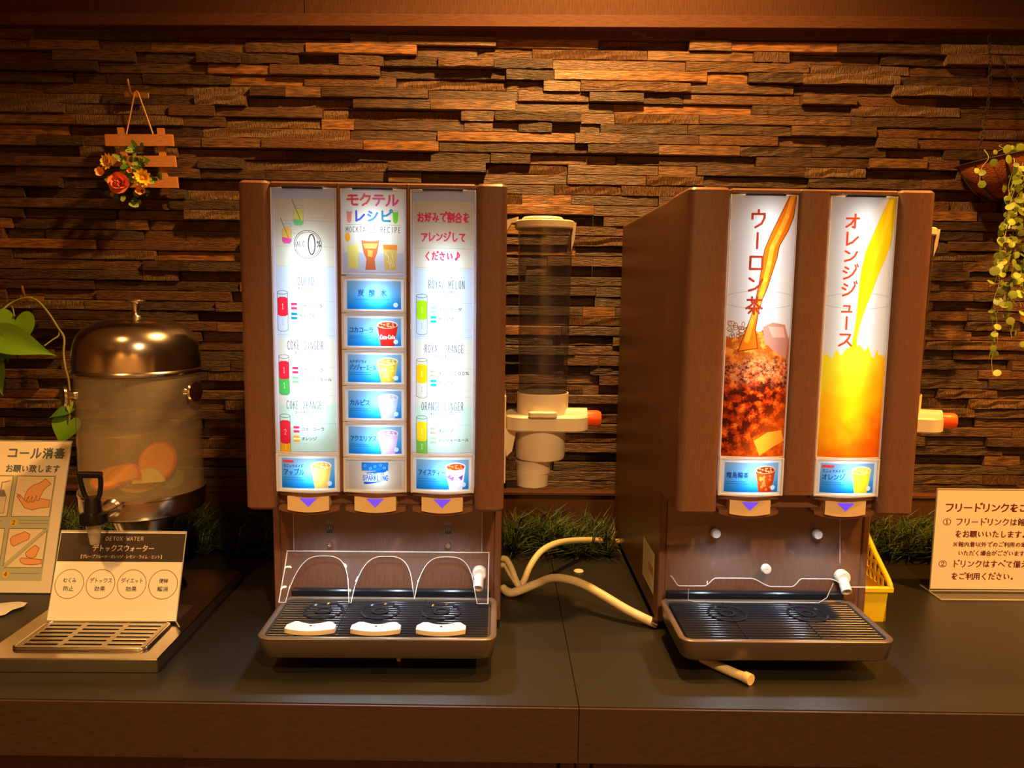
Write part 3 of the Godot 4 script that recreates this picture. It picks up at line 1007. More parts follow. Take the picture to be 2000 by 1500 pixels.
func print_title_card() -> Image:
	var im := blank(300, 376, Color(0.86, 0.87, 0.95))
	box(im, 12, 10, 288, 366, Color(0.85, 0.85, 0.80))
	box(im, 12, 280, 288, 366, Color(0.74, 0.78, 0.86))
	var cols := [Color(0.86, 0.3, 0.34), Color(0.84, 0.36, 0.4), Color(0.82, 0.38, 0.56), Color(0.84, 0.3, 0.52)]
	for k in 4: glyph(im, "モクテル"[k], 30 + k * 60, 24, 56, 52, 9, cols[k])
	var cool := [Color(0.26, 0.34, 0.78), Color(0.3, 0.5, 0.8), Color(0.2, 0.5, 0.66)]
	for k in 3: glyph(im, "レシピ"[k], 64 + k * 60, 94, 52, 52, 9, cool[k])
	for g in [[28, Color(0.86, 0.5, 0.5)], [240, Color(0.42, 0.78, 0.2)]]:
		fill(im, [g[0], 100, g[0] + 26, 100, g[0] + 23, 142, g[0] + 17, 150, g[0] + 8, 150, g[0] + 2, 142], g[1])
		ring(im, g[0] + 13, 97, 13, 4, 1.5, Color(0.6, 0.66, 0.7))
	line(im, [24, 158, 276, 158], 1.5, Color(0.5, 0.5, 0.5))
	centred(im, "MOCKTAILS RECIPE", 150, 166, 13, 26, 2.2, Color(0.34, 0.34, 0.34), 16)
	fill(im, [30, 246, 84, 246, 80, 350, 34, 350], Color(0.88, 0.86, 0.48))
	disc(im, 32, 212, 13, 20, Color(0.92, 0.66, 0.2))
	fill(im, [96, 226, 180, 226, 170, 280, 158, 310, 162, 356, 114, 356, 120, 310, 106, 280], Color(0.8, 0.42, 0.26))
	fill(im, [104, 240, 172, 240, 164, 262, 112, 262], Color(0.93, 0.66, 0.36))
	fill(im, [126, 266, 150, 272, 146, 300, 126, 296], Color(0.95, 0.68, 0.34))
	ring(im, 138, 222, 42, 7, 1.5, Color(0.8, 0.76, 0.76))
	fill(im, [196, 244, 260, 244, 254, 356, 204, 356], Color(0.83, 0.74, 0.44))
	fill(im, [196, 244, 260, 244, 258, 268, 198, 264], Color(0.88, 0.54, 0.2))
	for k in 7: line(im, [206 + k * 6, 280 + (k * 37) % 60, 222 + k * 4, 300 + (k * 23) % 50], 3, Color(0.93, 0.88, 0.66))
	line(im, [2, 2, 298, 2, 298, 373, 2, 373, 2, 2], 5, Color(0.95, 0.95, 1.0))
	line(im, [9, 9, 291, 9, 291, 367, 9, 367, 9, 9], 1.6, Color(0.55, 0.58, 0.78))
	return im


# a flavour card: blue run, name in dark blue, a cup at the right
func print_card(name_big: String, name_small: String, cup: Dictionary, big_w := 22.0) -> Image:
	var im := blank(300, 165, Color(0.90, 0.92, 0.92))
	var x0 := 26
	var x1 := 276
	down_blend(im, x0, 20, x1, 148, [[0.0, Color(0.53, 0.70, 0.86)], [0.5, Color(0.33, 0.64, 0.88)], [1.0, Color(0.02, 0.50, 0.88)]])
	var navy := Color(0.05, 0.22, 0.46)
	if cup.is_empty():
		for k in 3: glyph(im, name_big[k], 78 + k * 52, 58, 28, 32, 3, navy)
		for k in 16: line(im, [64 + k * 10, 104, 70 + k * 10, 104], 2.4, Color(0.1, 0.35, 0.6))
	else:
		var y := 62.0
		if name_small:
			text(im, name_small, 34, 46, 13, 14, 2, navy, 14)
			y = 66.0
		text(im, name_big, 34, y, big_w, 26, 3, navy, big_w * 1.06)
		for k in 11: line(im, [36 + k * 8, 103, 41 + k * 8, 103], 2, Color(0.06, 0.3, 0.55))
		for k in 13: line(im, [36 + k * 8, 112, 41 + k * 8, 112], 2, Color(0.06, 0.3, 0.55))
		if cup.get("flag"): fill(im, [34, 28, 82, 28, 86, 34, 82, 40, 34, 40, 30, 34], Color(0.88, 0.3, 0.3))
		# the cup
		fill(im, [166, 50, 262, 50, 246, 148, 184, 148], cup.side)
		disc(im, 214, 50, 48, 18, cup.rim)
		disc(im, 214, 52, 42, 14, cup.top)
		var r := RandomNumberGenerator.new()
		r.seed = 9
		for k in 12:
			var px := 214 + r.randf_range(-30, 30)
			var py := 53 + r.randf_range(-9, 9)
			fill(im, [px - 7, py, px, py - 4, px + 7, py + 1, px, py + 5], cup.ice)
		if cup.get("clear"):
			for k in 16:
				var px := 214 + r.randf_range(-26, 26)
				var py := 105 + r.randf_range(-32, 36)
				fill(im, [px - 8, py, px, py - 7, px + 8, py + 2, px - 1, py + 8], cup.ice.lerp(cup.side, 0.45))
		if cup.get("script"):
			text(im, "Coca-Cola", 180, 96, 10, 20, 2.6, Color(0.97, 0.95, 0.95), 7.4)
		if cup.get("leaves"):
			for q in [[196, 100], [238, 96], [182, 92]]:
				fill(im, [q[0] - 12, q[1], q[0] + 12, q[1] - 10, q[0] + 6, q[1] + 8], Color(0.42, 0.25, 0.62))
				fill(im, [q[0] - 10, q[1] + 2, q[0] + 10, q[1] + 2, q[0] + 4, q[1] + 14], Color(0.52, 0.3, 0.66))
	disc(im, 252, 128, 11, 11, Color(0.80, 0.9, 0.97))
	return im


func print_sparkling() -> Image:
	var im := blank(300, 165, Color(0.90, 0.91, 0.88))
	box(im, 26, 20, 276, 148, Color(0.82, 0.83, 0.79))
	var blue := Color(0.04, 0.38, 0.84)
	box(im, 88, 20, 214, 60, Color(0.1, 0.5, 0.88))
	for q in [[104, 36], [130, 48], [152, 38], [178, 32], [196, 46]]:
		ring(im, q[0], q[1], 5, 5, 2, Color(0.6, 0.82, 0.97))
	fill(im, [96, 66, 150, 62, 212, 48, 200, 66, 150, 70], blue)
	text(im, "AQUARIUS", 112, 66, 10, 12, 2, blue, 10.5)
	text(im, "SPARKLING", 92, 82, 13, 24, 3.4, blue, 13.6)
	fill(im, [96, 112, 150, 112, 196, 106, 140, 120, 100, 124], blue)
	return im


func pour(im: Image, pts: Array, body: Color, light: Color, dark: Color) -> void:   # a poured stream: its outline, a lighter core and darker rims
	fill(im, pts, body)
	line(im, pts + [pts[0], pts[1]], 3.5, dark)
	var n := pts.size() / 2
	for k in n / 2 - 1:
		var ax: float = pts[2 * k] * 0.5 + pts[2 * (n - 1 - k)] * 0.5
		var ay: float = pts[2 * k + 1] * 0.5 + pts[2 * (n - 1 - k) + 1] * 0.5
		var bx: float = pts[2 * k + 2] * 0.5 + pts[2 * (n - 2 - k)] * 0.5
		var by: float = pts[2 * k + 3] * 0.5 + pts[2 * (n - 2 - k) + 1] * 0.5
		dab(im, Vector2(ax, ay), Vector2(bx, by), 22, Color(light, 0.75))


func print_oolong() -> Image:
	var im := blank(300, 1200, Color(0.82, 0.82, 0.80))
	ring(im, 150, 470, 170, 40, 2, Color(0.62, 0.62, 0.6), 60)
	# the tea in the glass, printed as a photograph: amber and dark red-brown in swirls
	var n := FastNoiseLite.new()
	n.seed = 4
	n.frequency = 0.018
	n.fractal_octaves = 4
	n.domain_warp_enabled = true
	n.domain_warp_amplitude = 40.0
	var b := FastNoiseLite.new()
	b.seed = 8
	b.noise_type = FastNoiseLite.TYPE_CELLULAR
	b.frequency = 0.05
	for y in range(600, 1200):
		for x in 300:
			var surf := 622.0 + 16.0 * sin(x * 0.021 + 0.8) + 14.0 * n.get_noise_2d(x * 2.0, 7.0)
			if y < surf: continue
			var v := n.get_noise_2d(x, y) * 1.1 + 0.40
			var c := Color(0.26, 0.05, 0.02).lerp(Color(0.62, 0.15, 0.03), smoothstep(0.1, 0.5, v)).lerp(Color(0.92, 0.46, 0.08), smoothstep(0.55, 1.0, v))
			var amber := Color(0.70, 0.34, 0.10).lerp(Color(0.93, 0.58, 0.2), smoothstep(0.2, 0.8, v))
			c = amber.lerp(c, smoothstep(700.0, 800.0, y + 30.0 * n.get_noise_2d(x, y * 0.5)))
			var warm := smoothstep(960.0, 1200.0, y + (x - 150.0) * 1.1)
			c = c.lerp(Color(0.86, 0.36, 0.05).lerp(c, 0.35), warm)
			var cell := b.get_noise_2d(x * 1.4, y * 1.4)
			var froth := smoothstep(700.0, 760.0, y - 20.0 * sin(x * 0.03)) * (1.0 - smoothstep(810.0, 900.0, y + 40.0 * n.get_noise_2d(x * 1.5, 40.0)))
			c = c.lerp(Color(0.86, 0.58, 0.36), 0.62 * froth * smoothstep(-0.8, -0.45, cell))
			if y >= 850: c = c.lerp(Color(0.90, 0.42, 0.12), 0.45 * smoothstep(-0.55, -0.3, cell) * smoothstep(0.3, 0.6, v))
			im.set_pixel(x, y, c)
	fill(im, [166, 590, 210, 570, 272, 580, 292, 640, 284, 740, 220, 700, 176, 660], Color(0.72, 0.5, 0.42))
	fill(im, [190, 590, 262, 592, 276, 640, 214, 640], Color(0.83, 0.64, 0.56))
	line(im, [166, 590, 210, 570, 272, 580, 292, 640], 4, Color(0.9, 0.76, 0.68))
	var r := RandomNumberGenerator.new()
	r.seed = 3
	for k in 26: ring(im, r.randf_range(8, 110), r.randf_range(575, 640), r.randf_range(6, 14), r.randf_range(6, 13), 2.5, Color(0.6, 0.3, 0.12), 12)
	for k in 90: ring(im, r.randf_range(30, 280), r.randf_range(740, 850), r.randf_range(3, 7), r.randf_range(3, 6), 2, Color(0.88, 0.62, 0.38), 8)
	fill(im, [150, 1120, 210, 1080, 280, 1070, 296, 1120, 240, 1150, 180, 1190], Color(0.93, 0.6, 0.14))
	pour(im, [262, 4, 219, 95, 182, 175, 156, 245, 147, 325, 138, 405, 128, 465, 111, 545, 88, 615, 60, 705, 146, 690, 133, 605, 142, 525, 158, 465, 178, 415, 194, 355, 214, 285, 224, 225, 261, 160, 286, 95, 294, 4], Color(0.84, 0.42, 0.07), Color(0.97, 0.68, 0.2), Color(0.45, 0.16, 0.03))
	text(im, "ウ｜ロン茶", 84, 66, 76, 84, 10, Color(0.62, 0.2, 0.12), 97, true)
	line(im, [2, 2, 298, 2, 298, 1198, 2, 1198, 2, 2], 6, Color(0.95, 0.93, 1.0))
	return im


func print_orange() -> Image:
	var im := blank(300, 1200, Color(0.82, 0.82, 0.80))
	ring(im, 150, 470, 170, 36, 2, Color(0.64, 0.64, 0.6), 60)
	var n := FastNoiseLite.new()
	n.seed = 14
	n.frequency = 0.01
	n.fractal_octaves = 3
	for y in range(640, 1200):   # the juice in print: yellow pulp above, deep orange at the bottom right
		for x in 300:
			var surf := 690.0 + 24.0 * sin(x * 0.03) + 40.0 * n.get_noise_2d(x * 3.0, 3.0)
			if y < surf: continue
			var t := (y - 690.0) / 510.0 + (x - 150.0) / 900.0 + 0.12 * n.get_noise_2d(x, y)
			var c := Color(0.90, 0.82, 0.16).lerp(Color(0.94, 0.66, 0.04), smoothstep(0.05, 0.5, t)).lerp(Color(0.88, 0.36, 0.02), smoothstep(0.5, 1.05, t))
			im.set_pixel(x, y, c)
	pour(im, [266, 4, 220, 105, 189, 185, 166, 245, 149, 345, 145, 445, 141, 565, 128, 690, 150, 690, 150, 605, 176, 515, 202, 435, 228, 355, 260, 275, 282, 215, 292, 125, 294, 4], Color(0.93, 0.78, 0.06), Color(0.96, 0.83, 0.12), Color(0.86, 0.72, 0.1))
	text(im, "オレンジジュ｜ス", 66, 80, 66, 68, 9, Color(0.84, 0.26, 0.10), 76, true)
	line(im, [2, 2, 298, 2, 298, 1198, 2, 1198, 2, 2], 6, Color(0.95, 0.93, 1.0))
	return im


func print_detox() -> Image:
	var im := blank(640, 440, Color(0.95, 0.93, 0.88))
	box(im, 0, 6, 640, 150, Color(0.27, 0.23, 0.21))
	var pale := Color(0.9, 0.86, 0.8)
	centred(im, "DETOX WATER", 330, 24, 17, 20, 2.4, pale, 18)
	centred(im, "デトックスウォーター", 330, 66, 30, 32, 4, pale, 32)
	centred(im, "【グレープフルーツ・オレンジ・レモン・ライム・ミント】", 326, 116, 15, 18, 2, pale, 16)
	var words := [["むくみ", "防止"], ["デトックス", "効果"], ["ダイエット", "効果"], ["便秘", "解消"]]
	for k in 4:
		var cx := 82.0 + k * 158.0
		ring(im, cx, 262, 72, 72, 2.6, Color(0.36, 0.30, 0.14), 48)
		centred(im, words[k][0], cx, 232, 22, 24, 2.6, INK, 23)
		centred(im, words[k][1], cx, 272, 26, 26, 2.6, INK, 28)
	return im


func hand(im: Image, pts: Array, sx: float, sy: float, ox: float, oy: float) -> void:   # an outlined hand drawing
	var q := []
	for i in range(0, pts.size(), 2):
		q.append(ox + pts[i] * sx); q.append(oy + pts[i + 1] * sy)
	fill(im, q, Color(0.96, 0.70, 0.48))
	line(im, q + [q[0], q[1]], 2.6, Color(0.55, 0.30, 0.14))


func print_sanitiser() -> Image:
	# the right part shows in the photograph; the sheet is 560 wide with its drawings in two columns
	var im := blank(560, 800, Color(0.96, 0.92, 0.84))
	var ink := Color(0.38, 0.42, 0.46)
	text(im, "コール消毒", 226, 34, 54, 60, 9, ink, 63)
	text(im, "お願い致します", 228, 128, 40, 42, 6, ink, 42)
	box(im, 0, 186, 505, 740, Color(0.74, 0.77, 0.66))
	for c in [[-10, 190, 276, 406], [298, 190, 498, 406], [-10, 470, 276, 672], [298, 470, 498, 672]]:
		box(im, c[0] if c[0] > 0 else 0, c[1], c[2], c[3], Color(0.96, 0.90, 0.78))
		line(im, [c[0], c[1], c[2], c[1], c[2], c[3], c[0], c[3], c[0], c[1]], 3, Color(0.42, 0.38, 0.28))
	# a pump bottle at the edge of the first drawing
	fill(im, [190, 300, 256, 300, 256, 390, 190, 390], Color(0.9, 0.86, 0.74))
	line(im, [190, 300, 256, 300, 256, 390, 190, 390, 190, 300], 2.6, Color(0.45, 0.4, 0.35))
	fill(im, [206, 264, 240, 264, 256, 298, 190, 298], Color(0.56, 0.5, 0.54))
	line(im, [222, 262, 222, 226, 262, 216], 6, Color(0.56, 0.5, 0.54))
	# drawing 2: a hand resting on a palm
	hand(im, [0, 52, 6, 46, 20, 58, 34, 66, 46, 66, 70, 58, 100, 62, 100, 82, 76, 84, 50, 90, 28, 84, 16, 70], 1.78, 1.9, 312, 200)
	hand(im, [24, 50, 30, 34, 44, 22, 62, 16, 78, 4, 96, 18, 78, 34, 72, 48, 66, 66, 60, 64, 58, 52, 52, 70, 46, 70, 46, 54, 38, 72, 32, 70, 36, 54, 28, 68, 24, 66], 1.78, 1.9, 312, 196)
	line(im, [308, 282, 330, 304], 2.6, Color(0.55, 0.30, 0.14))
	line(im, [346, 268, 352, 278], 2.2, Color(0.55, 0.30, 0.14))
	# drawing 4: cut in two by a slanting bar
	hand(im, [0, 40, 8, 28, 26, 20, 44, 14, 60, 6, 86, 18, 84, 40, 56, 52, 34, 64, 20, 70, 8, 62], 1.15, 1.2, 312, 478)
	hand(im, [34, 40, 30, 26, 42, 12, 56, 0, 70, 10, 62, 40, 50, 46], 1.7, 1.5, 352, 556)
	hand(im, [0, 50, 6, 44, 30, 46, 60, 48, 84, 50, 84, 66, 50, 70, 20, 68, 4, 60], 1.35, 1.4, 378, 560)
	line(im, [298, 672, 498, 470], 11, Color(0.74, 0.77, 0.66))
	line(im, [292, 664, 490, 466], 2, Color(0.45, 0.4, 0.3))
	line(im, [304, 678, 500, 478], 2, Color(0.45, 0.4, 0.3))
	for q in [["2", 316, 438], ["4", 316, 706]]:
		disc(im, q[1], q[2], 19, 19, Color(0.93, 0.78, 0.25))
		glyph(im, q[0], q[1] - 9, q[2] - 11, 18, 22, 3.4, Color(0.35, 0.26, 0.1))
	for y in [426, 442]: for k in 12: line(im, [346 + k * 13, y, 354 + k * 13, y], 5, Color(0.6, 0.6, 0.52))
	for k in 11: line(im, [346 + k * 13, 702, 354 + k * 13, 702], 5, Color(0.6, 0.6, 0.52))
	for k in 18: line(im, [20 + k * 13, 430, 28 + k * 13, 430], 5, Color(0.6, 0.6, 0.52))
	return im


func print_free_drink() -> Image:
	var im := blank(620, 470, Color(0.97, 0.94, 0.88))
	var ink := Color(0.36, 0.12, 0.10)
	text(im, "フリードリンクをご利", 34, 62, 36, 40, 5.5, ink, 37)
	ring(im, 46, 150, 15, 15, 2.4, ink)
	text(im, "1", 38, 140, 16, 20, 3, ink)
	text(im, "フリードリンクは館内着", 82, 132, 28, 34, 4, ink, 31)
	text(im, "をお願いいたします。", 82, 190, 28, 34, 4, ink, 30)
	text(im, "※館内着以外でのご利用の場合", 76, 244, 21, 24, 3, ink, 23)
	text(im, "いただく場合がございます。", 100, 286, 21, 24, 3, ink, 22.6)
	ring(im, 42, 350, 15, 15, 2.4, ink)
	text(im, "2", 34, 340, 16, 20, 3, ink)
	text(im, "ドリンクはすべて備え付け", 80, 332, 28, 34, 4, ink, 31)
	text(im, "をご利用ください。", 80, 392, 28, 34, 4, ink, 30)
	return im


func print_care_label() -> Image:
	var im := blank(64, 100, Color(0.45, 0.42, 0.40))
	box(im, 4, 30, 60, 66, Color(0.10, 0.10, 0.11))
	for k in 3:
		line(im, [12 + k * 16, 36, 18 + k * 16, 44], 3, Color(0.85, 0.85, 0.82))
		line(im, [15 + k * 16, 50, 15 + k * 16, 60], 5, Color(0.85, 0.85, 0.82))
	box(im, 4, 70, 60, 94, Color(0.10, 0.09, 0.09))
	return im


func print_side_sticker() -> Image:
	var im := blank(120, 180, Color(0.86, 0.84, 0.80))
	for k in 9: line(im, [12, 20 + k * 17, 70 + (k * 31) % 36, 20 + k * 17], 3, Color(0.5, 0.46, 0.44))
	box(im, 60, 70, 108, 110, Color(0.7, 0.5, 0.42))
	return im


# ---------------------------------------------------------------- drink dispensers

func led_strip(t: Node3D, c: Vector3, w: float, h: float, energy: float) -> void:   # behind a panel: a lit strip and the light it gives
	var st := new_st()
	bbox(st, c + Vector3(-w / 2, -h / 2, -0.004), c + Vector3(w / 2, h / 2, -0.001), 0.0008)
	part(t, "led_strip", st, M.led)
	var l := AreaLight3D.new()
	l.name = "strip_light"
	l.light_color = DAYLIGHT
	l.light_energy = energy
	l.area_size = Vector2(w, h)
	l.area_range = 5.0
	l.area_attenuation = 2.0
	l.shadow_enabled = true
	t.add_child(l, true)
	l.position = c + Vector3(0, 0, 0.0005)
	l.rotation = Vector3(0, PI, 0)


func led_spot(t: Node3D, c: Vector3, energy: float) -> void:
	led_strip(t, c + Vector3(0.005, 0.0, 0.008), 0.008, 0.008, energy)


func frame_bars(w: float, h: float, bulge: float, bar: float, deep: float) -> SurfaceTool:   # a bowed rim round a card, origin at its bottom centre
	var st := new_st()
	var n := 10
	for e in [[0.0, bar], [h - bar, h]]:
		st.set_smooth_group(1)
		var rings := []
		for k in n + 1:
			var u := float(k) / n
			var x := (u - 0.5) * w
			var z := bulge * (1.0 - pow(2 * u - 1, 2))
			rings.append(PackedVector3Array([Vector3(x, e[0], z - 0.001), Vector3(x, e[1], z - 0.001), Vector3(x, e[1] - 0.0006, z + deep), Vector3(x, e[0] + 0.0006, z + deep)]))
		rings.reverse()
		st.set_smooth_group(-1)
		loft(st, rings)
	for s in [-1.0, 1.0]:
		bbox(st, Vector3(s * w / 2 - (bar if s > 0 else 0.0), 0, -0.001), Vector3(s * w / 2 + (bar if s < 0 else 0.0), h, deep + 0.0015), 0.0006)
	return st


const FRONT := 0.61     # z of the head's front


func flavour_button(t: Node3D, x: float, y: float, w: float, h: float, im: Image, label: String) -> void:
	var o := part(t, "flavour_button", bowed_sheet(w - 0.001, h, 0.007), printed(im, 0.35, 1.0), label)
	o.position = Vector3(x, y, FRONT - 0.002)
	var f := part(o, "button_frame", frame_bars(w - 0.0005, h, 0.007, 0.0035, 0.0025), M.frost)
	f.position = Vector3.ZERO


func menu_panel(t: Node3D, x: float, y: float, w: float, h: float, im: Image, label: String) -> void:
	var o := part(t, "menu_panel", bowed_sheet(w - 0.001, h, 0.007), printed(im, 0.25, 1.0), label)
	o.position = Vector3(x, y, FRONT - 0.002)
	part(o, "panel_frame", frame_bars(w - 0.0005, h, 0.007, 0.0018, 0.0015), M.frost)
	# the dark grip at the top edge
	var st := new_st()
	bbox(st, Vector3(-0.03, h - 0.0022, 0.0035), Vector3(0.03, h + 0.0008, 0.0095), 0.0006)
	part(o, "grip", st, M.black)


func spout(t: Node3D, p: Vector3) -> void:   # white drain elbow
	var st := new_st()
	lathe(st, [Vector2(0.0, 0.0), Vector2(0.0125, 0.0), Vector2(0.0125, 0.012), Vector2(0.0105, 0.015), Vector2(0.0, 0.015)], 20, Transform3D(Basis(Vector3.RIGHT, PI / 2), p))
	var dir := Vector3(-0.05, -0.55, 0.8).normalized()
	var q := Basis(Quaternion(Vector3.UP, dir))
	lathe(st, [Vector2(0.0088, 0.0), Vector2(0.0088, 0.03), Vector2(0.0065, 0.03), Vector2(0.006, 0.012), Vector2(0.0, 0.012)], 20, Transform3D(q, p + Vector3(0.0, -0.001, 0.006)))
	part(t, "drain_spout", st, M.white, "white plastic elbow spout")


func knob(t: Node3D, p: Vector3, r: float, m: Material, called: String) -> void:
	var st := new_st()
	lathe(st, [Vector2(0.0, 0.0), Vector2(r, 0.0), Vector2(r, r * 0.7), Vector2(r * 0.8, r), Vector2(r * 0.2, r * 1.05), Vector2(0.0, r * 0.85)], 20, Transform3D(Basis(Vector3.RIGHT, PI / 2), p))
	part(t, called, st, m)


func drip_tray(t: Node3D, cx: float, hw: float, z0: float, z1: float, rings: Array) -> void:
	var top := 0.066
	var low := 0.03
	var o := MeshInstance3D.new()
	# rim: rounded outline with a sunk floor
	var st := new_st()
	var w := hw * 2
	var d := z1 - z0
	var c := Vector3(cx, 0, (z0 + z1) / 2)
	var R := []
	for lv in [[low, 0.010, 0.016], [low + 0.004, 0.005, 0.018], [top - 0.002, 0.0, 0.02], [top, 0.002, 0.018], [top, 0.007, 0.014], [top - 0.002, 0.0095, 0.012], [top - 0.012, 0.011, 0.011]]:
		var ring := PackedVector3Array()
		for q in rrect(w - 2 * lv[1], d - 2 * lv[1], lv[2], 5): ring.append(c + Vector3(q.x, lv[0], -q.y))
		R.append(ring)
	for i in R.size() - 1:
		st.set_smooth_group(30 + (0 if i < 2 else 1 if i < 5 else 2))
		loft(st, [R[i], R[i + 1]], true, false, false)
	st.set_smooth_group(-1)
	for k in range(1, R[0].size() - 1):
		tri(st, R[0][0], R[0][k + 1], R[0][k])
		tri(st, R[6][0], R[6][k], R[6][k + 1])
	o = part(t, "drip_tray", st, M.tray, "dark taupe drip tray with a black slatted grille")
	# back stop
	st = new_st()
	bbox(st, Vector3(cx - hw + 0.012, top - 0.01, z0 - 0.006), Vector3(cx + hw - 0.012, top + 0.012, z0 + 0.006), 0.002)
	part(o, "back_stop", st, M.grille)
	# slats of the grille
	var n := 15
	var zi0 := z0 + 0.016
	var zi1 := z1 - 0.014
	for k in n:
		st = new_st()
		var za := lerpf(zi0, zi1, (k + 0.12) / n)
		var zb := lerpf(zi0, zi1, (k + 0.88) / n)
		st.set_smooth_group(2)
		var ends := []
		for x in [cx - hw + 0.014, cx + hw - 0.014]:
			var loop := PackedVector3Array()
			for j in 9:
				var a := PI * j / 8
				loop.append(Vector3(x, top - 0.0055 + 0.0042 * sin(a), (za + zb) / 2 + (zb - za) / 2 * cos(a)))
			loop.append(Vector3(x, top - 0.009, za))
			loop.append(Vector3(x, top - 0.009, zb))
			loop.reverse()
			ends.append(loop)
		loft(st, ends)
		part(o, "slat", st, M.grille)
	for x in rings:
		st = new_st()
		lathe(st, [Vector2(0.031, -0.004), Vector2(0.033, 0.0015), Vector2(0.030, 0.0022), Vector2(0.028, 0.0)], 32, Transform3D(Basis(), Vector3(x, top - 0.0016, lerpf(zi0, zi1, 0.34))))
		lathe(st, [Vector2(0.013, -0.004), Vector2(0.014, 0.002), Vector2(0.009, 0.002), Vector2(0.008, -0.002), Vector2(0.0, -0.002)], 24, Transform3D(Basis(), Vector3(x, top - 0.0016, lerpf(zi0, zi1, 0.34))))
		part(o, "cup_ring", st, M.grille)
	for x in [cx - hw * 0.36, cx + hw * 0.33]:
		st = new_st()
		bbox(st, Vector3(x - 0.001, top - 0.008, zi0), Vector3(x + 0.001, top - 0.0008, zi1), 0.0005)
		part(o, "cross_bar", st, M.grille)


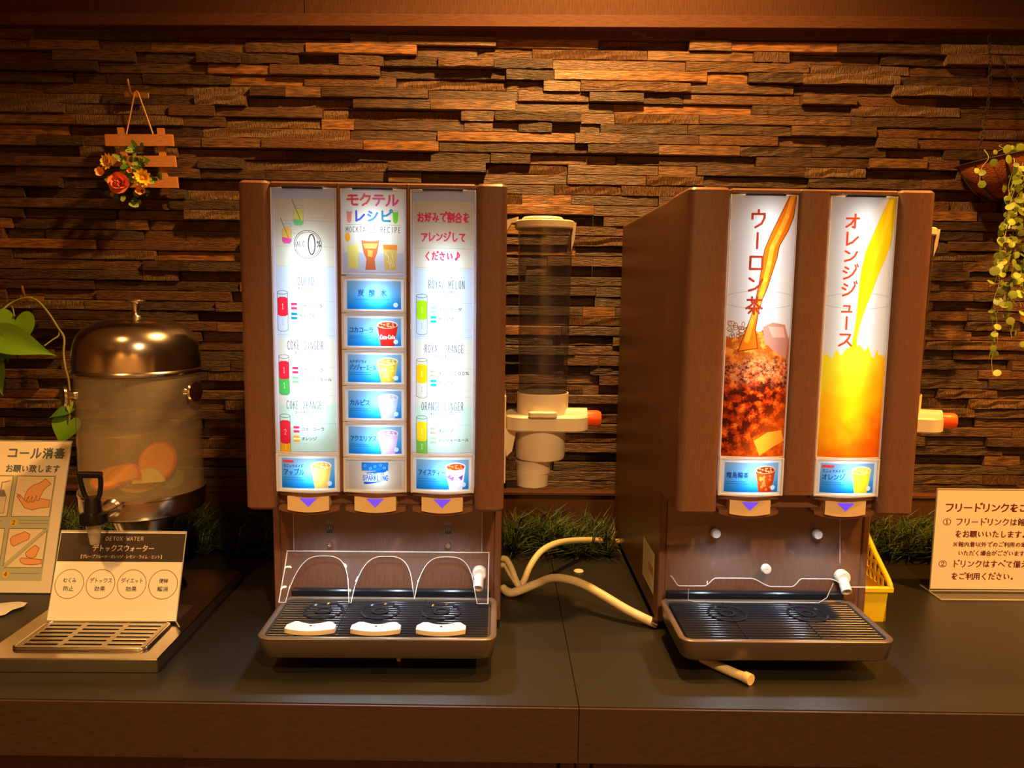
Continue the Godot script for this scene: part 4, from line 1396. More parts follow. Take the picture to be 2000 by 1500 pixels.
# cabinet, head, lit columns and nozzle badges shared by both machines; everything relative to the middle of the machine at counter height
func dispenser_body(t: Node3D, hw: float, cols: Array, colw: float) -> void:
	var y0 := 0.247
	var y1 := 0.747
	var st := new_st()
	bbox(st, Vector3(-hw + 0.003, 0.014, -0.03), Vector3(-hw + 0.015, y1 - 0.003, 0.486), 0.002)
	part(t, "side_panel", st, M.laminate)
	st = new_st()
	bbox(st, Vector3(hw - 0.015, 0.014, -0.03), Vector3(hw - 0.003, y1 - 0.003, 0.486), 0.002)
	part(t, "side_panel", st, M.laminate)
	st = new_st()
	bbox(st, Vector3(-hw + 0.015, 0.014, 0.46), Vector3(hw - 0.015, y0 + 0.02, 0.484), 0.001)
	part(t, "lower_front", st, M.laminate)
	st = new_st()
	bbox(st, Vector3(-hw + 0.015, 0.016, -0.03), Vector3(hw - 0.015, y1 - 0.004, -0.018), 0.001)
	part(t, "back_panel", st, M.laminate)
	st = new_st()
	bbox(st, Vector3(-hw + 0.004, y1 - 0.012, -0.029), Vector3(hw - 0.004, y1 - 0.001, 0.55), 0.002)
	part(t, "top_panel", st, M.laminate)
	for sx in [-1, 1]:
		for z in [0.0, 0.46]:
			st = new_st()
			lathe(st, [Vector2(0.0, 0.0), Vector2(0.014, 0.0), Vector2(0.016, 0.016), Vector2(0.0, 0.016)], 16, Transform3D(Basis(), Vector3(sx * (hw - 0.03), 0, z)))
			part(t, "foot", st, M.black)
	# the head: rounded pillars, thin mullions, a top rail and a bottom rail
	var edges := []
	for c in cols: edges.append([c - colw / 2, c + colw / 2])
	var left_w: float = edges[0][0] + hw
	var right_w: float = hw - edges[-1][1]
	st = new_st()
	rprism(st, Vector3(-hw + left_w / 2, y0, 0.545), left_w - 0.0006, 0.14, y1 - y0, 0.011, 0.004, 5)
	part(t, "pillar", st, M.laminate)
	st = new_st()
	rprism(st, Vector3(hw - right_w / 2, y0, 0.545), right_w - 0.0006, 0.14, y1 - y0, 0.011, 0.004, 5)
	part(t, "pillar", st, M.laminate)
	for i in edges.size() - 1:
		var a: float = edges[i][1]
		var b: float = edges[i + 1][0]
		st = new_st()
		rprism(st, Vector3((a + b) / 2, y0 + 0.03, 0.548), b - a - 0.0004, 0.13, y1 - y0 - 0.032, minf(0.006, (b - a) * 0.4), 0.001, 3)
		part(t, "mullion", st, M.laminate)
	st = new_st()
	bbox(st, Vector3(edges[0][0], y1 - 0.0095, 0.50), Vector3(edges[-1][1], y1 - 0.0008, FRONT + 0.002), 0.003)
	part(t, "top_rail", st, M.laminate)
	st = new_st()
	bbox(st, Vector3(edges[0][0] - 0.002, y0 + 0.004, 0.48), Vector3(edges[-1][1] + 0.002, y0 + 0.0265, 0.592), 0.002)
	part(t, "bottom_rail", st, M.laminate)
	# white light box behind the panels
	st = new_st()
	bbox(st, Vector3(edges[0][0], y0 + 0.026, 0.566), Vector3(edges[-1][1], y1 - 0.008, 0.572), 0.0005)
	part(t, "light_box", st, M.light_box)
	for i in cols.size():
		# bowed lip under each column, and the badge with its lit arrow
		var lip := new_st()
		var prof := PackedVector2Array()
		for k in 13:
			var u := k / 12.0
			prof.append(Vector2((u - 0.5) * (colw + 0.002), 0.004 + 0.014 * (1.0 - pow(2 * u - 1, 2))))
		prof.append(Vector2(colw / 2 + 0.001, -0.03))
		prof.append(Vector2(-colw / 2 - 0.001, -0.03))
		prism(lip, prof, y0 + 0.0225, y0 + 0.0275, Transform3D(Basis(Vector3.RIGHT, PI / 2).scaled(Vector3(1, 1, 1)) * Basis().scaled(Vector3(1, 1, -1)), Vector3(cols[i], 0, 0.598)), true)
		part(t, "lip", lip, M.laminate)
		var bd := new_st()
		var outline := PackedVector2Array([Vector2(-0.032, 0.0)])
		for k in 9:
			var u := k / 8.0
			outline.append(Vector2((u - 0.5) * 0.064, -0.0215 - 0.004 * (1.0 - pow(2 * u - 1, 2))))
		outline.append(Vector2(0.032, 0.0))
		prism(bd, outline, 0.0, 0.03, Transform3D(Basis(), Vector3(cols[i], y0 + 0.022, 0.583)))
		var b := part(t, "nozzle_badge", bd, M.badge)
		var ar := new_st()
		prism(ar, PackedVector2Array([Vector2(-0.0135, -0.003), Vector2(0.0135, -0.003), Vector2(0.0, -0.0165)]), 0.0299, 0.0306, Transform3D(Basis(), Vector3(cols[i], y0 + 0.022, 0.583)))
		part(b, "arrow_light", ar, M.arrow, "glowing violet down arrow")
		# holder under the badge
		var hd := new_st()
		var under := PackedVector2Array([Vector2(-0.047, 0.004)])
		for k in 11:
			var u := k / 10.0
			under.append(Vector2((u - 0.5) * 0.094, -0.002 - 0.0075 * (1.0 - pow(2 * u - 1, 2))))
		under.append(Vector2(0.047, 0.004))
		prism(hd, under, 0.0, 0.118, Transform3D(Basis(), Vector3(cols[i], y0 + 0.001, 0.49)))
		part(t, "nozzle_hood", hd, M.laminate)
		var nz := new_st()
		lathe(nz, [Vector2(0.006, -0.012), Vector2(0.012, 0.0), Vector2(0.012, 0.01)], 18, Transform3D(Basis(), Vector3(cols[i], y0 - 0.008, 0.545)))
		part(t, "nozzle", nz, M.black)
		# small lamp that shines on the tray from behind the nozzle
		var lamp := new_st()
		lathe(lamp, [Vector2(0.0, 0.0), Vector2(0.004, 0.0), Vector2(0.005, 0.004), Vector2(0.0, 0.004)], 14, Transform3D(Basis(), Vector3(cols[i], y0 - 0.0125, 0.558)))
		part(t, "tray_lamp", lamp, M.tray_led, "small cold white tray lamp")
		var l := SpotLight3D.new()
		l.name = "tray_light"
		l.light_color = DAYLIGHT
		l.light_energy = 0.055
		l.light_size = 0.005
		l.spot_range = 3.0
		l.spot_attenuation = 2.0
		l.spot_angle = 62.0
		l.shadow_enabled = true
		t.add_child(l, true)
		l.position = Vector3(cols[i], y0 - 0.0135, 0.558)
		l.rotation = Vector3(-PI / 2 - 0.12, 0, 0)


func arch(x: float, centres: Array, half: float, low: float, peak: float) -> float:
	for c in centres:
		var u := absf(x - c) / half
		if u < 1.0: return low + (peak - low) * pow(1.0 - pow(u, 3.0), 0.55)
	return low


func dispensers() -> void:
	# ---- three columns
	var t := thing("drink_dispenser", "brown drink dispenser with three lit recipe columns and nine flavour cards", "drink dispenser", Vector3(-0.192, CT, 0))
	var hw := 0.2
	var cols := [-0.1035, 0.0, 0.1040]
	var w := 0.0985
	dispenser_body(t, hw, cols, w)
	var top := 0.7375
	menu_panel(t, cols[0], 0.337, w, top - 0.337, print_left_column(), "lit mocktail recipe poster with jars and a 0% mark")
	menu_panel(t, cols[2], 0.337, w, top - 0.337, print_right_column(), "lit mocktail recipe poster with pink Japanese lettering")
	menu_panel(t, cols[1], 0.611, w, top - 0.611, print_title_card(), "lit title card MOCKTAILS RECIPE with three drinks")
	var cola := {"side": Color(0.75, 0.12, 0.1), "rim": Color(0.92, 0.85, 0.82), "top": Color(0.66, 0.2, 0.08), "ice": Color(0.93, 0.6, 0.42), "script": true}
	var ginger := {"side": Color(0.74, 0.66, 0.24), "rim": Color(0.9, 0.88, 0.8), "top": Color(0.68, 0.6, 0.25), "ice": Color(0.88, 0.82, 0.55), "clear": true}
	var milk := {"side": Color(0.70, 0.74, 0.88), "rim": Color(0.84, 0.86, 0.94), "top": Color(0.66, 0.68, 0.82), "ice": Color(0.8, 0.82, 0.92)}
	var sport := {"side": Color(0.76, 0.68, 0.84), "rim": Color(0.86, 0.82, 0.92), "top": Color(0.66, 0.54, 0.72), "ice": Color(0.84, 0.78, 0.9)}
	var apple := {"side": Color(0.88, 0.72, 0.36), "rim": Color(0.93, 0.88, 0.8), "top": Color(0.86, 0.62, 0.28), "ice": Color(0.95, 0.84, 0.6), "flag": true}
	var tea := {"side": Color(0.88, 0.87, 0.93), "rim": Color(0.92, 0.92, 0.95), "top": Color(0.74, 0.24, 0.08), "ice": Color(0.93, 0.55, 0.36), "leaves": true}
	var oolong := {"side": Color(0.66, 0.22, 0.05), "rim": Color(0.82, 0.68, 0.62), "top": Color(0.5, 0.16, 0.08), "ice": Color(0.92, 0.58, 0.3), "clear": true}
	var juice := {"side": Color(0.88, 0.8, 0.16), "rim": Color(0.9, 0.88, 0.66), "top": Color(0.9, 0.82, 0.2), "ice": Color(0.95, 0.9, 0.5), "flag": true}
	var bh := 0.0545
	var cards := [
		[0.5535, print_card("炭酸水", "", {}), "lit blue soda water card"], [0.498, print_card("コカコーラ", "", cola, 22), "lit blue card with a red cola cup"],
		[0.4425, print_card("ジンジャーエール", "カナダドライ", ginger, 15), "lit blue card with a cup of ginger ale"], [0.387, print_card("カルピス", "", milk, 23), "lit blue card with a cup of pale milky drink"],
		[0.3315, print_card("アクエリアス", "", sport, 20), "lit blue card with a cup of lilac sports drink"], [0.276, print_sparkling(), "lit grey SPARKLING card"],
	]
	for c in cards: flavour_button(t, cols[1], c[0], w, bh, c[1], c[2])
	flavour_button(t, cols[0], 0.276, w, 0.0605, print_card("アップル", "ミニッツメイド", apple, 24), "lit blue card with a cup of apple juice")
	flavour_button(t, cols[2], 0.276, w, 0.0605, print_card("アイスティー", "", tea, 21), "lit blue card with a white cup of iced tea")
	var zl := 0.588
	led_strip(t, Vector3(cols[0] + 0.004, 0.515, zl), 0.012, 0.29, E_STRIP)
	led_strip(t, Vector3(cols[2] + 0.002, 0.500, zl), 0.012, 0.29, E_STRIP)
	led_strip(t, Vector3(cols[1], 0.672, zl), 0.012, 0.05, E_STRIP * 0.20)
	for y in [0.578, 0.522, 0.468, 0.412, 0.357]: led_spot(t, Vector3(cols[1], y, zl), E_SPOT)
	led_spot(t, Vector3(cols[1], 0.300, zl), E_SPOT * 0.3)
	led_spot(t, Vector3(cols[0], 0.305, zl), E_SPOT)
	led_spot(t, Vector3(cols[2], 0.305, zl), E_SPOT)
	# clear splash guard with three arches
	var st := new_st()
	var gz := func(y: float) -> float: return 0.492 + 0.055 * smoothstep(0.140, 0.066, y)
	var xl := -0.172
	var xr := 0.176
	var n := 96
	st.set_smooth_group(1)
	var edge := PackedVector3Array()
	for k in n:
		var xa := lerpf(xl, xr, float(k) / n)
		var xb := lerpf(xl, xr, float(k + 1) / n)
		var ba := arch(xa, [-0.108, 0.0, 0.104], 0.0515, 0.070, 0.132)
		var bb := arch(xb, [-0.108, 0.0, 0.104], 0.0515, 0.070, 0.132)
		if k == 0: edge.append(Vector3(xa, ba, gz.call(ba)))
		edge.append(Vector3(xb, bb, gz.call(bb)))
		for j in 5:
			var ya0 := lerpf(ba, 0.140, j / 5.0)
			var ya1 := lerpf(ba, 0.140, (j + 1) / 5.0)
			var yb0 := lerpf(bb, 0.140, j / 5.0)
			var yb1 := lerpf(bb, 0.140, (j + 1) / 5.0)
			quad(st, Vector3(xa, ya0, gz.call(ya0)), Vector3(xb, yb0, gz.call(yb0)), Vector3(xb, yb1, gz.call(yb1)), Vector3(xa, ya1, gz.call(ya1)))
		if k > 3 and k < n - 4: quad(st, Vector3(xa, 0.140, 0.492), Vector3(xb, 0.140, 0.492), Vector3(xb, 0.243, 0.492), Vector3(xa, 0.243, 0.492))
	var g := part(t, "splash_guard", st, M.acrylic, "clear moulded plastic guard with three arches")
	st = new_st()
	tube(st, edge, 0.0008, 6)
	for x in [xl, xr]:
		tube(st, PackedVector3Array([Vector3(x, 0.140, 0.49), Vector3(x, 0.11, gz.call(0.11)), Vector3(x, 0.070, gz.call(0.070))]), 0.0012, 6)
		tube(st, PackedVector3Array([Vector3(x * 0.93, 0.140, 0.492), Vector3(x * 0.93, 0.23, 0.492)]), 0.0009, 6)
	tube(st, PackedVector3Array([Vector3(xl, 0.140, 0.493), Vector3(xr, 0.140, 0.493)]), 0.0011, 6)
	part(g, "guard_edge", st, M.acrylic_edge)
	spout(t, Vector3(0.160, 0.102, 0.485))
	for x in [-0.100, 0.105]:
		var lb := part(t, "care_label", bowed_sheet(0.0135, 0.024, 0.0001, 2), printed(print_care_label(), 0.5))
		lb.position = Vector3(x, 0.168, 0.4846)
		knob(t, Vector3(x, 0.150, 0.4842), 0.0055, M.steel_brushed, "screw")
	drip_tray(t, 0.009, 0.182, 0.505, 0.672, [-0.093, 0.0, 0.1])
	# ---- two columns
	t = thing("drink_dispenser", "brown drink dispenser with two tall lit posters of oolong tea and orange juice", "drink dispenser", Vector3(0.465, CT, 0))
	hw = 0.187
	cols = [-0.0715, 0.079]
	w = 0.102
	dispenser_body(t, hw, cols, w)
	menu_panel(t, cols[0], 0.337, w, top - 0.337, print_oolong(), "lit poster of oolong tea poured over ice")
	menu_panel(t, cols[1], 0.337, w, top - 0.337, print_orange(), "lit poster of orange juice being poured")
	flavour_button(t, cols[0], 0.276, w, 0.0605, print_card("煌烏龍茶", "", oolong, 24), "lit blue card with a cup of oolong tea")
	flavour_button(t, cols[1], 0.276, w, 0.0605, print_card("オレンジ", "ミニッツメイド", juice, 24), "lit blue card with a cup of orange juice")
	led_strip(t, Vector3(cols[0] + 0.006, 0.525, zl), 0.012, 0.38, E_STRIP * 0.75)
	led_strip(t, Vector3(cols[1], 0.525, zl), 0.012, 0.38, E_STRIP * 0.75)
	led_spot(t, Vector3(cols[0], 0.305, zl), E_SPOT)
	led_spot(t, Vector3(cols[1], 0.305, zl), E_SPOT)
	# flat clear guard with a waved lower edge
	st = new_st()
	st.set_smooth_group(1)
	edge = PackedVector3Array()
	var wave := func(x: float) -> float:
		return 0.097 + 0.013 * (smoothstep(-0.115, -0.095, x) - smoothstep(-0.035, -0.0, x) + smoothstep(0.035, 0.052, x) - smoothstep(0.10, 0.135, x)) + 0.016 * smoothstep(-0.158, -0.172, x)
	n = 80
	var wz := func(y: float) -> float: return 0.49 + 0.04 * smoothstep(0.16, 0.1, y)
	for k in n:
		var xa := lerpf(-0.172, 0.165, float(k) / n)
		var xb := lerpf(-0.172, 0.165, float(k + 1) / n)
		var ya: float = wave.call(xa)
		var yb: float = wave.call(xb)
		if k == 0: edge.append(Vector3(xa, ya, wz.call(ya)))
		edge.append(Vector3(xb, yb, wz.call(yb)))
		for j in 6:
			var a0 := lerpf(ya, 0.24, j / 6.0)
			var a1 := lerpf(ya, 0.24, (j + 1) / 6.0)
			var b0 := lerpf(yb, 0.24, j / 6.0)
			var b1 := lerpf(yb, 0.24, (j + 1) / 6.0)
			quad(st, Vector3(xa, a0, wz.call(a0)), Vector3(xb, b0, wz.call(b0)), Vector3(xb, b1, wz.call(b1)), Vector3(xa, a1, wz.call(a1)))
	g = part(t, "splash_guard", st, M.acrylic, "clear plastic guard with a waved lower edge")
	st = new_st()
	tube(st, edge, 0.001, 6)
	tube(st, PackedVector3Array([Vector3(0.126, 0.24, 0.491), Vector3(0.126, 0.13, 0.505)]), 0.0007, 6)
	part(g, "guard_edge", st, M.acrylic_edge)
	# a bent clear lip below it, holding drops
	st = new_st()
	tube(st, PackedVector3Array([Vector3(-0.140, 0.09, 0.525), Vector3(-0.14, 0.070, 0.525), Vector3(-0.128, 0.067, 0.525), Vector3(0.085, 0.067, 0.525), Vector3(0.098, 0.076, 0.525), Vector3(0.11, 0.1, 0.52)]), 0.0007, 6)
	part(t, "guard_lip", st, M.acrylic_edge)
	spout(t, Vector3(0.137, 0.101, 0.487))
	for p in [Vector3(-0.089, 0.178, 0.492), Vector3(0.088, 0.178, 0.492), Vector3(-0.004, 0.121, 0.508)]: knob(t, p, 0.0085, M.white, "fixing_knob")
	drip_tray(t, -0.020, 0.166, 0.505, 0.672, [-0.085, 0.048])
	# paper sticker low on the left side
	var sk := part(t, "side_sticker", bowed_sheet(0.11, 0.075, 0.0001, 2), printed(print_side_sticker(), 0.6), "pale printed sticker")
	sk.transform = Transform3D(Basis(Vector3.UP, -PI / 2), Vector3(-hw + 0.0022, 0.05, 0.40))
	# white rests for cups on the first tray
	for k in 3:
		st = new_st()
		var poly := PackedVector2Array()
		for j in 11:
			var u := j / 10.0
			poly.append(Vector2((u - 0.5) * 0.076, -0.010 - 0.009 * (1.0 - pow(2 * u - 1, 2))))
		poly.append_array([Vector2(0.038, 0.004), Vector2(0.029, 0.016)])
		for j in 9:
			var u := 1.0 - j / 8.0
			poly.append(Vector2((u - 0.5) * 0.044, 0.016 - 0.0085 * (1.0 - pow(2 * u - 1, 2))))
		poly.append_array([Vector2(-0.029, 0.016), Vector2(-0.038, 0.004)])
		prism(st, poly, 0.0, 0.007, Transform3D(Basis(Vector3.RIGHT, -PI / 2), Vector3.ZERO), true)
		var c := Vector3(-0.192 + [-0.096, 0.0045, 0.105][k], CT + 0.0645, 0.640)
		var o := thing("cup_rest", "white curved cup rest on the black tray under the %s recipe column" % ["leftmost jar-drawing", "middle flavour card", "pink lettered"][k].replace("leftmost ", ""), "cup rest", c, "white cup rests on the drip tray")
		part(o, "block", st, M.cream)
		st = new_st()
		lathe(st, [Vector2(0.0022, 0.0069), Vector2(0.0022, 0.0073), Vector2(0.0, 0.0073)], 12, Transform3D(Basis(), Vector3(0, 0, 0.0)))
		part(o, "locating_hole", st, M.black)


func cup_dispensers() -> void:
	var first: Node3D = null
	for k in 2:
		var at_x := 0.0055 if k == 0 else 0.465 + 0.1845
		if k == 1:
			var o := first.duplicate() as Node3D
			o.name = numbered("cup_dispenser")
			add_child(o)
			o.position = Vector3(at_x + 0.012, CT, 0.36)
			o.rotation.y = deg_to_rad(-16)
			o.set_meta("label", "cream cup dispenser half hidden on the far side of the tea and juice dispenser")
			continue
		var t := thing("cup_dispenser", "smoked tube cup dispenser with cream holder and orange tip between the machines", "cup dispenser", Vector3(at_x, CT, 0.42), "cup dispensers on the machine sides")
		first = t
		var cx := 0.071
		var st := new_st()
		lathe(st, [Vector2(0.0425, 0.395), Vector2(0.0475, 0.70)], 40, Transform3D(Basis(), Vector3(cx, 0, 0)))
		part(t, "tube", st, M.smoked, "smoked transparent cup tube")
		st = new_st()
		rprism(st, Vector3(cx - 0.002, 0.697, 0), 0.103, 0.103, 0.014, 0.045, 0.002, 8)
		rprism(st, Vector3(cx - 0.006, 0.711, 0), 0.072, 0.08, 0.006, 0.03, 0.003, 6)
		var lid := part(t, "lid", st, M.cream)
		st = new_st()
		prism(st, PackedVector2Array([Vector2(0.0, 0.0), Vector2(0.012, -0.002), Vector2(0.020, -0.016), Vector2(0.020, 0.003), Vector2(0.0, 0.009)]), -0.02, 0.02, Transform3D(Basis(Vector3.UP, PI), Vector3(cx - 0.048, 0.708, 0)))
		part(lid, "hinge", st, M.cream)
		st = new_st()
		prism(st, PackedVector2Array([Vector2(0, 0.0), Vector2(0.004, 0.0), Vector2(0.001, -0.03), Vector2(-0.004, -0.048), Vector2(-0.004, -0.025)]), -0.022, 0.022, Transform3D(Basis(), Vector3(cx + 0.0475, 0.708, 0)))
		part(lid, "latch", st, M.cream)
		st = new_st()
		lathe(st, [Vector2(0.045, 0.35), Vector2(0.0462, 0.412), Vector2(0.0442, 0.412), Vector2(0.0425, 0.36)], 40, Transform3D(Basis(), Vector3(cx, 0, 0)))
		part(t, "collar", st, M.cream)
		# arm with a sleeve for the push rod
		st = new_st()
		rprism(st, Vector3(0.078, 0.347, 0), 0.146, 0.1, 0.028, 0.03, 0.003, 6)
		var arm := part(t, "arm", st, M.cream)
		st = new_st()
		rprism(st, Vector3(cx - 0.002, 0.373, 0.05), 0.05, 0.012, 0.011, 0.006, 0.002, 4)
		part(arm, "thumb_rest", st, M.cream)
		st = new_st()
		tube(st, PackedVector3Array([Vector3(0.1, 0.372, 0.012), Vector3(0.149, 0.372, 0.012)]), 0.014, 18)
		part(arm, "sleeve", st, M.cream)
		st = new_st()
		lathe(st, [Vector2(0.0, 0.0), Vector2(0.0145, 0.0), Vector2(0.0145, 0.02), Vector2(0.012, 0.025), Vector2(0.0, 0.026)], 22, Transform3D(Basis(Vector3.BACK, -PI / 2), Vector3(0.149, 0.367, 0.012)))
		part(t, "push_tip", st, M.orange, "orange push button")
		# chute with a cut-away mouth
		st = new_st()
		lathe(st, [Vector2(0.034, 0.292), Vector2(0.043, 0.294), Vector2(0.0445, 0.30), Vector2(0.0455, 0.35)], 40, Transform3D(Basis(), Vector3(cx - 0.003, 0, 0)))
		lathe(st, [Vector2(0.025, 0.246), Vector2(0.0275, 0.244), Vector2(0.0295, 0.268)], 36, Transform3D(Basis(), Vector3(cx - 0.0165, 0, 0.004)))
		lathe(st, [Vector2(0.0305, 0.268), Vector2(0.0305, 0.282), Vector2(0.036, 0.293)], 36, Transform3D(Basis(), Vector3(cx - 0.0145, 0, 0.003)))
		part(t, "chute", st, M.cream)
		st = new_st()
		bbox(st, Vector3(0.0, 0.255, -0.04), Vector3(0.0055, 0.41, 0.045), 0.0015)
		part(t, "mounting_plate", st, M.cream)
		st = new_st()
		prism(st, PackedVector2Array([Vector2(0.0, 0.35), Vector2(0.022, 0.35), Vector2(0.014, 0.31), Vector2(0.004, 0.30)]), -0.03, 0.03, Transform3D(Basis(), Vector3(0.003, 0, 0)))
		part(t, "gusset", st, M.cream)


# ---------------------------------------------------------------- the water jar

func fruit_slice(r: float, th: float, half: bool) -> ArrayMesh:   # surface 0 flesh, surface 1 rind
	var n := 24
	var top := PI if half else TAU
	var st := new_st()
	for k in n:
		var a := top * k / n
		var b := top * (k + 1) / n
		var A := Vector3(cos(a), 0, -sin(a)) * r * 0.88
		var B := Vector3(cos(b), 0, -sin(b)) * r * 0.88
		var u := Vector3(0, th / 2, 0)
		tri(st, u, A + u, B + u)
		tri(st, -u, B - u, A - u)
	if half: quad(st, Vector3(-r, -th / 2, 0), Vector3(r, -th / 2, 0), Vector3(r, th / 2, 0), Vector3(-r, th / 2, 0))
	st.generate_normals()
	var am := st.commit()
	st = new_st()
	lathe(st, [Vector2(r * 0.88, -th / 2), Vector2(r * 0.97, -th / 2), Vector2(r, -th / 4), Vector2(r, th / 4), Vector2(r * 0.97, th / 2), Vector2(r * 0.88, th / 2)], n, Transform3D(), 0.0, top)
	st.generate_normals()
	st.commit(am)
	return am


func water_jar() -> void:
	# base plate with a drip grille
	var bx := -0.6625
	var t := thing("water_dispenser", "domed steel and glass water dispenser jar on a flat steel base", "water dispenser", Vector3(bx, CT, 0.37))
	var st := new_st()
	bbox(st, Vector3(-0.130, 0.0, -0.1), Vector3(0.143, 0.0225, 0.284), 0.0015)
	var base := part(t, "base", st, M.steel)
	# rim and grille of the drip tray
	st = new_st()
	var rim := PackedVector3Array()
	for q in rrect(0.208, 0.098, 0.012, 4): rim.append(Vector3(0.008 + q.x, 0.025, 0.207 - q.y))
	rim.append(rim[0])
	tube(st, rim, 0.0026, 8)
	var tray := part(base, "grille_rim", st, M.chrome)
	st = new_st()
	bbox(st, Vector3(-0.095, 0.0226, 0.160), Vector3(0.111, 0.0232, 0.254), 0.0001)
	part(base, "grille_well", st, M.black)
	for k in 7:
		st = new_st()
		var z := 0.166 + k * 0.0137
		bbox(st, Vector3(-0.093, 0.0235, z - 0.0036), Vector3(0.109, 0.0262, z + 0.0036), 0.0008)
		part(base, "grille_bar", st, M.steel_brushed)
	for x in [-0.089, -0.027, 0.042, 0.105]:
		st = new_st()
		bbox(st, Vector3(x - 0.0045, 0.0236, 0.162), Vector3(x + 0.0045, 0.0265, 0.252), 0.0008)
		part(base, "grille_rib", st, M.steel_brushed)
	# pedestal
	st = new_st()
	lathe(st, [Vector2(0.07, 0.022), Vector2(0.066, 0.03), Vector2(0.05, 0.05), Vector2(0.05, 0.145), Vector2(0.062, 0.172), Vector2(0.09, 0.182)], 40)
	part(t, "pedestal", st, M.steel)
	# lower steel band
	st = new_st()
	lathe(st, [Vector2(0.0, 0.178), Vector2(0.096, 0.178), Vector2(0.105, 0.183), Vector2(0.1070, 0.190), Vector2(0.1075, 0.214), Vector2(0.109, 0.216), Vector2(0.109, 0.220), Vector2(0.103, 0.221), Vector2(0.0, 0.196)], 64)
	part(t, "lower_band", st, M.steel)
	# fogged glass cylinder
	st = new_st()
	lathe(st, [Vector2(0.1050, 0.218), Vector2(0.1050, 0.440)], 72)
	var fog := clear(rgb(196, 184, 158), 0.36, 0.55)
	fog.albedo_texture = noise_tex(61, 0.02, 4, [[0.0, Color(1, 1, 1, 0.75)], [0.55, Color(1, 1, 1, 0.95)], [1.0, Color(0.9, 0.9, 0.85, 1.0)]], 256, 256)
	fog.uv1_triplanar = true
	fog.uv1_world_triplanar = true
	fog.uv1_scale = Vector3(9, 2.2, 9)
	fog.clearcoat_enabled = true
	fog.clearcoat = 0.8
	fog.clearcoat_roughness = 0.1
	part(t, "glass", st, fog, "fogged glass cylinder with condensation")
	# dome lid with rolled rim and a mushroom knob
	st = new_st()
	var prof := [Vector2(0.103, 0.437), Vector2(0.1085, 0.435), Vector2(0.110, 0.4385), Vector2(0.1085, 0.442), Vector2(0.1075, 0.443)]
	for k in range(1, 13):
		var a := PI / 2 * k / 12
		prof.append(Vector2(0.1075 * pow(cos(a), 0.64) if k < 12 else 0.0, 0.443 + 0.090 * pow(sin(a), 0.64)))
	lathe(st, prof, 72)
	var lid := part(t, "dome_lid", st, M.steel, "polished steel dome lid")
	st = new_st()
	lathe(st, [Vector2(0.016, 0.530), Vector2(0.0095, 0.534), Vector2(0.0065, 0.539), Vector2(0.006, 0.551), Vector2(0.0075, 0.559), Vector2(0.0165, 0.5615), Vector2(0.0172, 0.5635), Vector2(0.015, 0.566), Vector2(0.0, 0.567)], 28)
	part(lid, "lid_knob", st, M.chrome)
	# side knobs
	for s in [[-1.0, 0.7, 0.408], [1.0, 0.3, 0.412]]:
		st = new_st()
		var dir := Vector3(s[0] * cos(s[1]), 0, sin(s[1]))
		var q := Transform3D(Basis(Quaternion(Vector3.UP, dir)), dir * 0.104 + Vector3(0, s[2] - 0.008, 0))
		lathe(st, [Vector2(0.009, -0.002), Vector2(0.0065, 0.004), Vector2(0.0085, 0.012), Vector2(0.018, 0.014), Vector2(0.0195, 0.0165), Vector2(0.018, 0.02), Vector2(0.007, 0.021), Vector2(0.0, 0.0205)], 24, q)
		part(t, "side_knob", st, M.chrome)
	# tap: chrome boss, black body and looped handle, clear nozzle
	var tap := Vector3(-0.012, 0.219, 0.155)
	st = new_st()
	lathe(st, [Vector2(0.0, 0.0), Vector2(0.0155, 0.0), Vector2(0.0165, 0.004), Vector2(0.012, 0.008), Vector2(0.008, 0.04), Vector2(0.0, 0.04)], 24, Transform3D(Basis(Vector3.RIGHT, PI / 2), Vector3(-0.004, 0.209, 0.106)))
	part(t, "tap_boss", st, M.chrome)
	st = new_st()
	lathe(st, [Vector2(0.0, -0.022), Vector2(0.0215, -0.022), Vector2(0.0225, -0.018), Vector2(0.022, -0.006), Vector2(0.014, -0.003), Vector2(0.0125, 0.016), Vector2(0.011, 0.022), Vector2(0.0, 0.022)], 28, Transform3D(Basis(), tap))
	var body := part(t, "tap", st, M.black, "black plastic lever tap")
	st = new_st()
	var loop := smooth_path([tap + Vector3(-0.008, 0.018, 0), tap + Vector3(-0.0135, 0.03, 0.001), tap + Vector3(-0.016, 0.058, 0.004), tap + Vector3(0, 0.0625, 0.004), tap + Vector3(0.016, 0.058, 0.004), tap + Vector3(0.0135, 0.03, 0.001), tap + Vector3(0.008, 0.018, 0)], 6)
	tube(st, loop, 0.0040, 10)
	tube(st, PackedVector3Array([tap + Vector3(-0.0185, 0.0605, 0.004), tap + Vector3(0.0185, 0.0605, 0.004)]), 0.0058, 12)
	part(body, "lever", st, M.black)
	st = new_st()
	lathe(st, [Vector2(0.0075, -0.058), Vector2(0.0085, -0.05), Vector2(0.0125, -0.022)], 24, Transform3D(Basis(), tap))
	part(body, "nozzle", st, clear(rgb(220, 205, 185), 0.45, 0.2))
	# the infused water and the fruit in it
	st = new_st()
	lathe(st, [Vector2(0.0, 0.200), Vector2(0.100, 0.223), Vector2(0.1015, 0.33), Vector2(0.0, 0.33)], 64)
	solo("infused_water", st, clear(rgb(236, 190, 80), 0.2, 0.4), "pale yellow infused water inside the glass jar", "water", Vector3(bx, CT, 0.37))
	var orange_flesh := mat(rgb(255, 164, 40), 0.5)
	var orange_rind := mat(rgb(240, 110, 20), 0.5)
	var lemon_flesh := mat(rgb(240, 224, 120), 0.5)
	var lemon_rind := mat(rgb(222, 190, 40), 0.5)
	var lime := mat(rgb(150, 170, 60), 0.5)
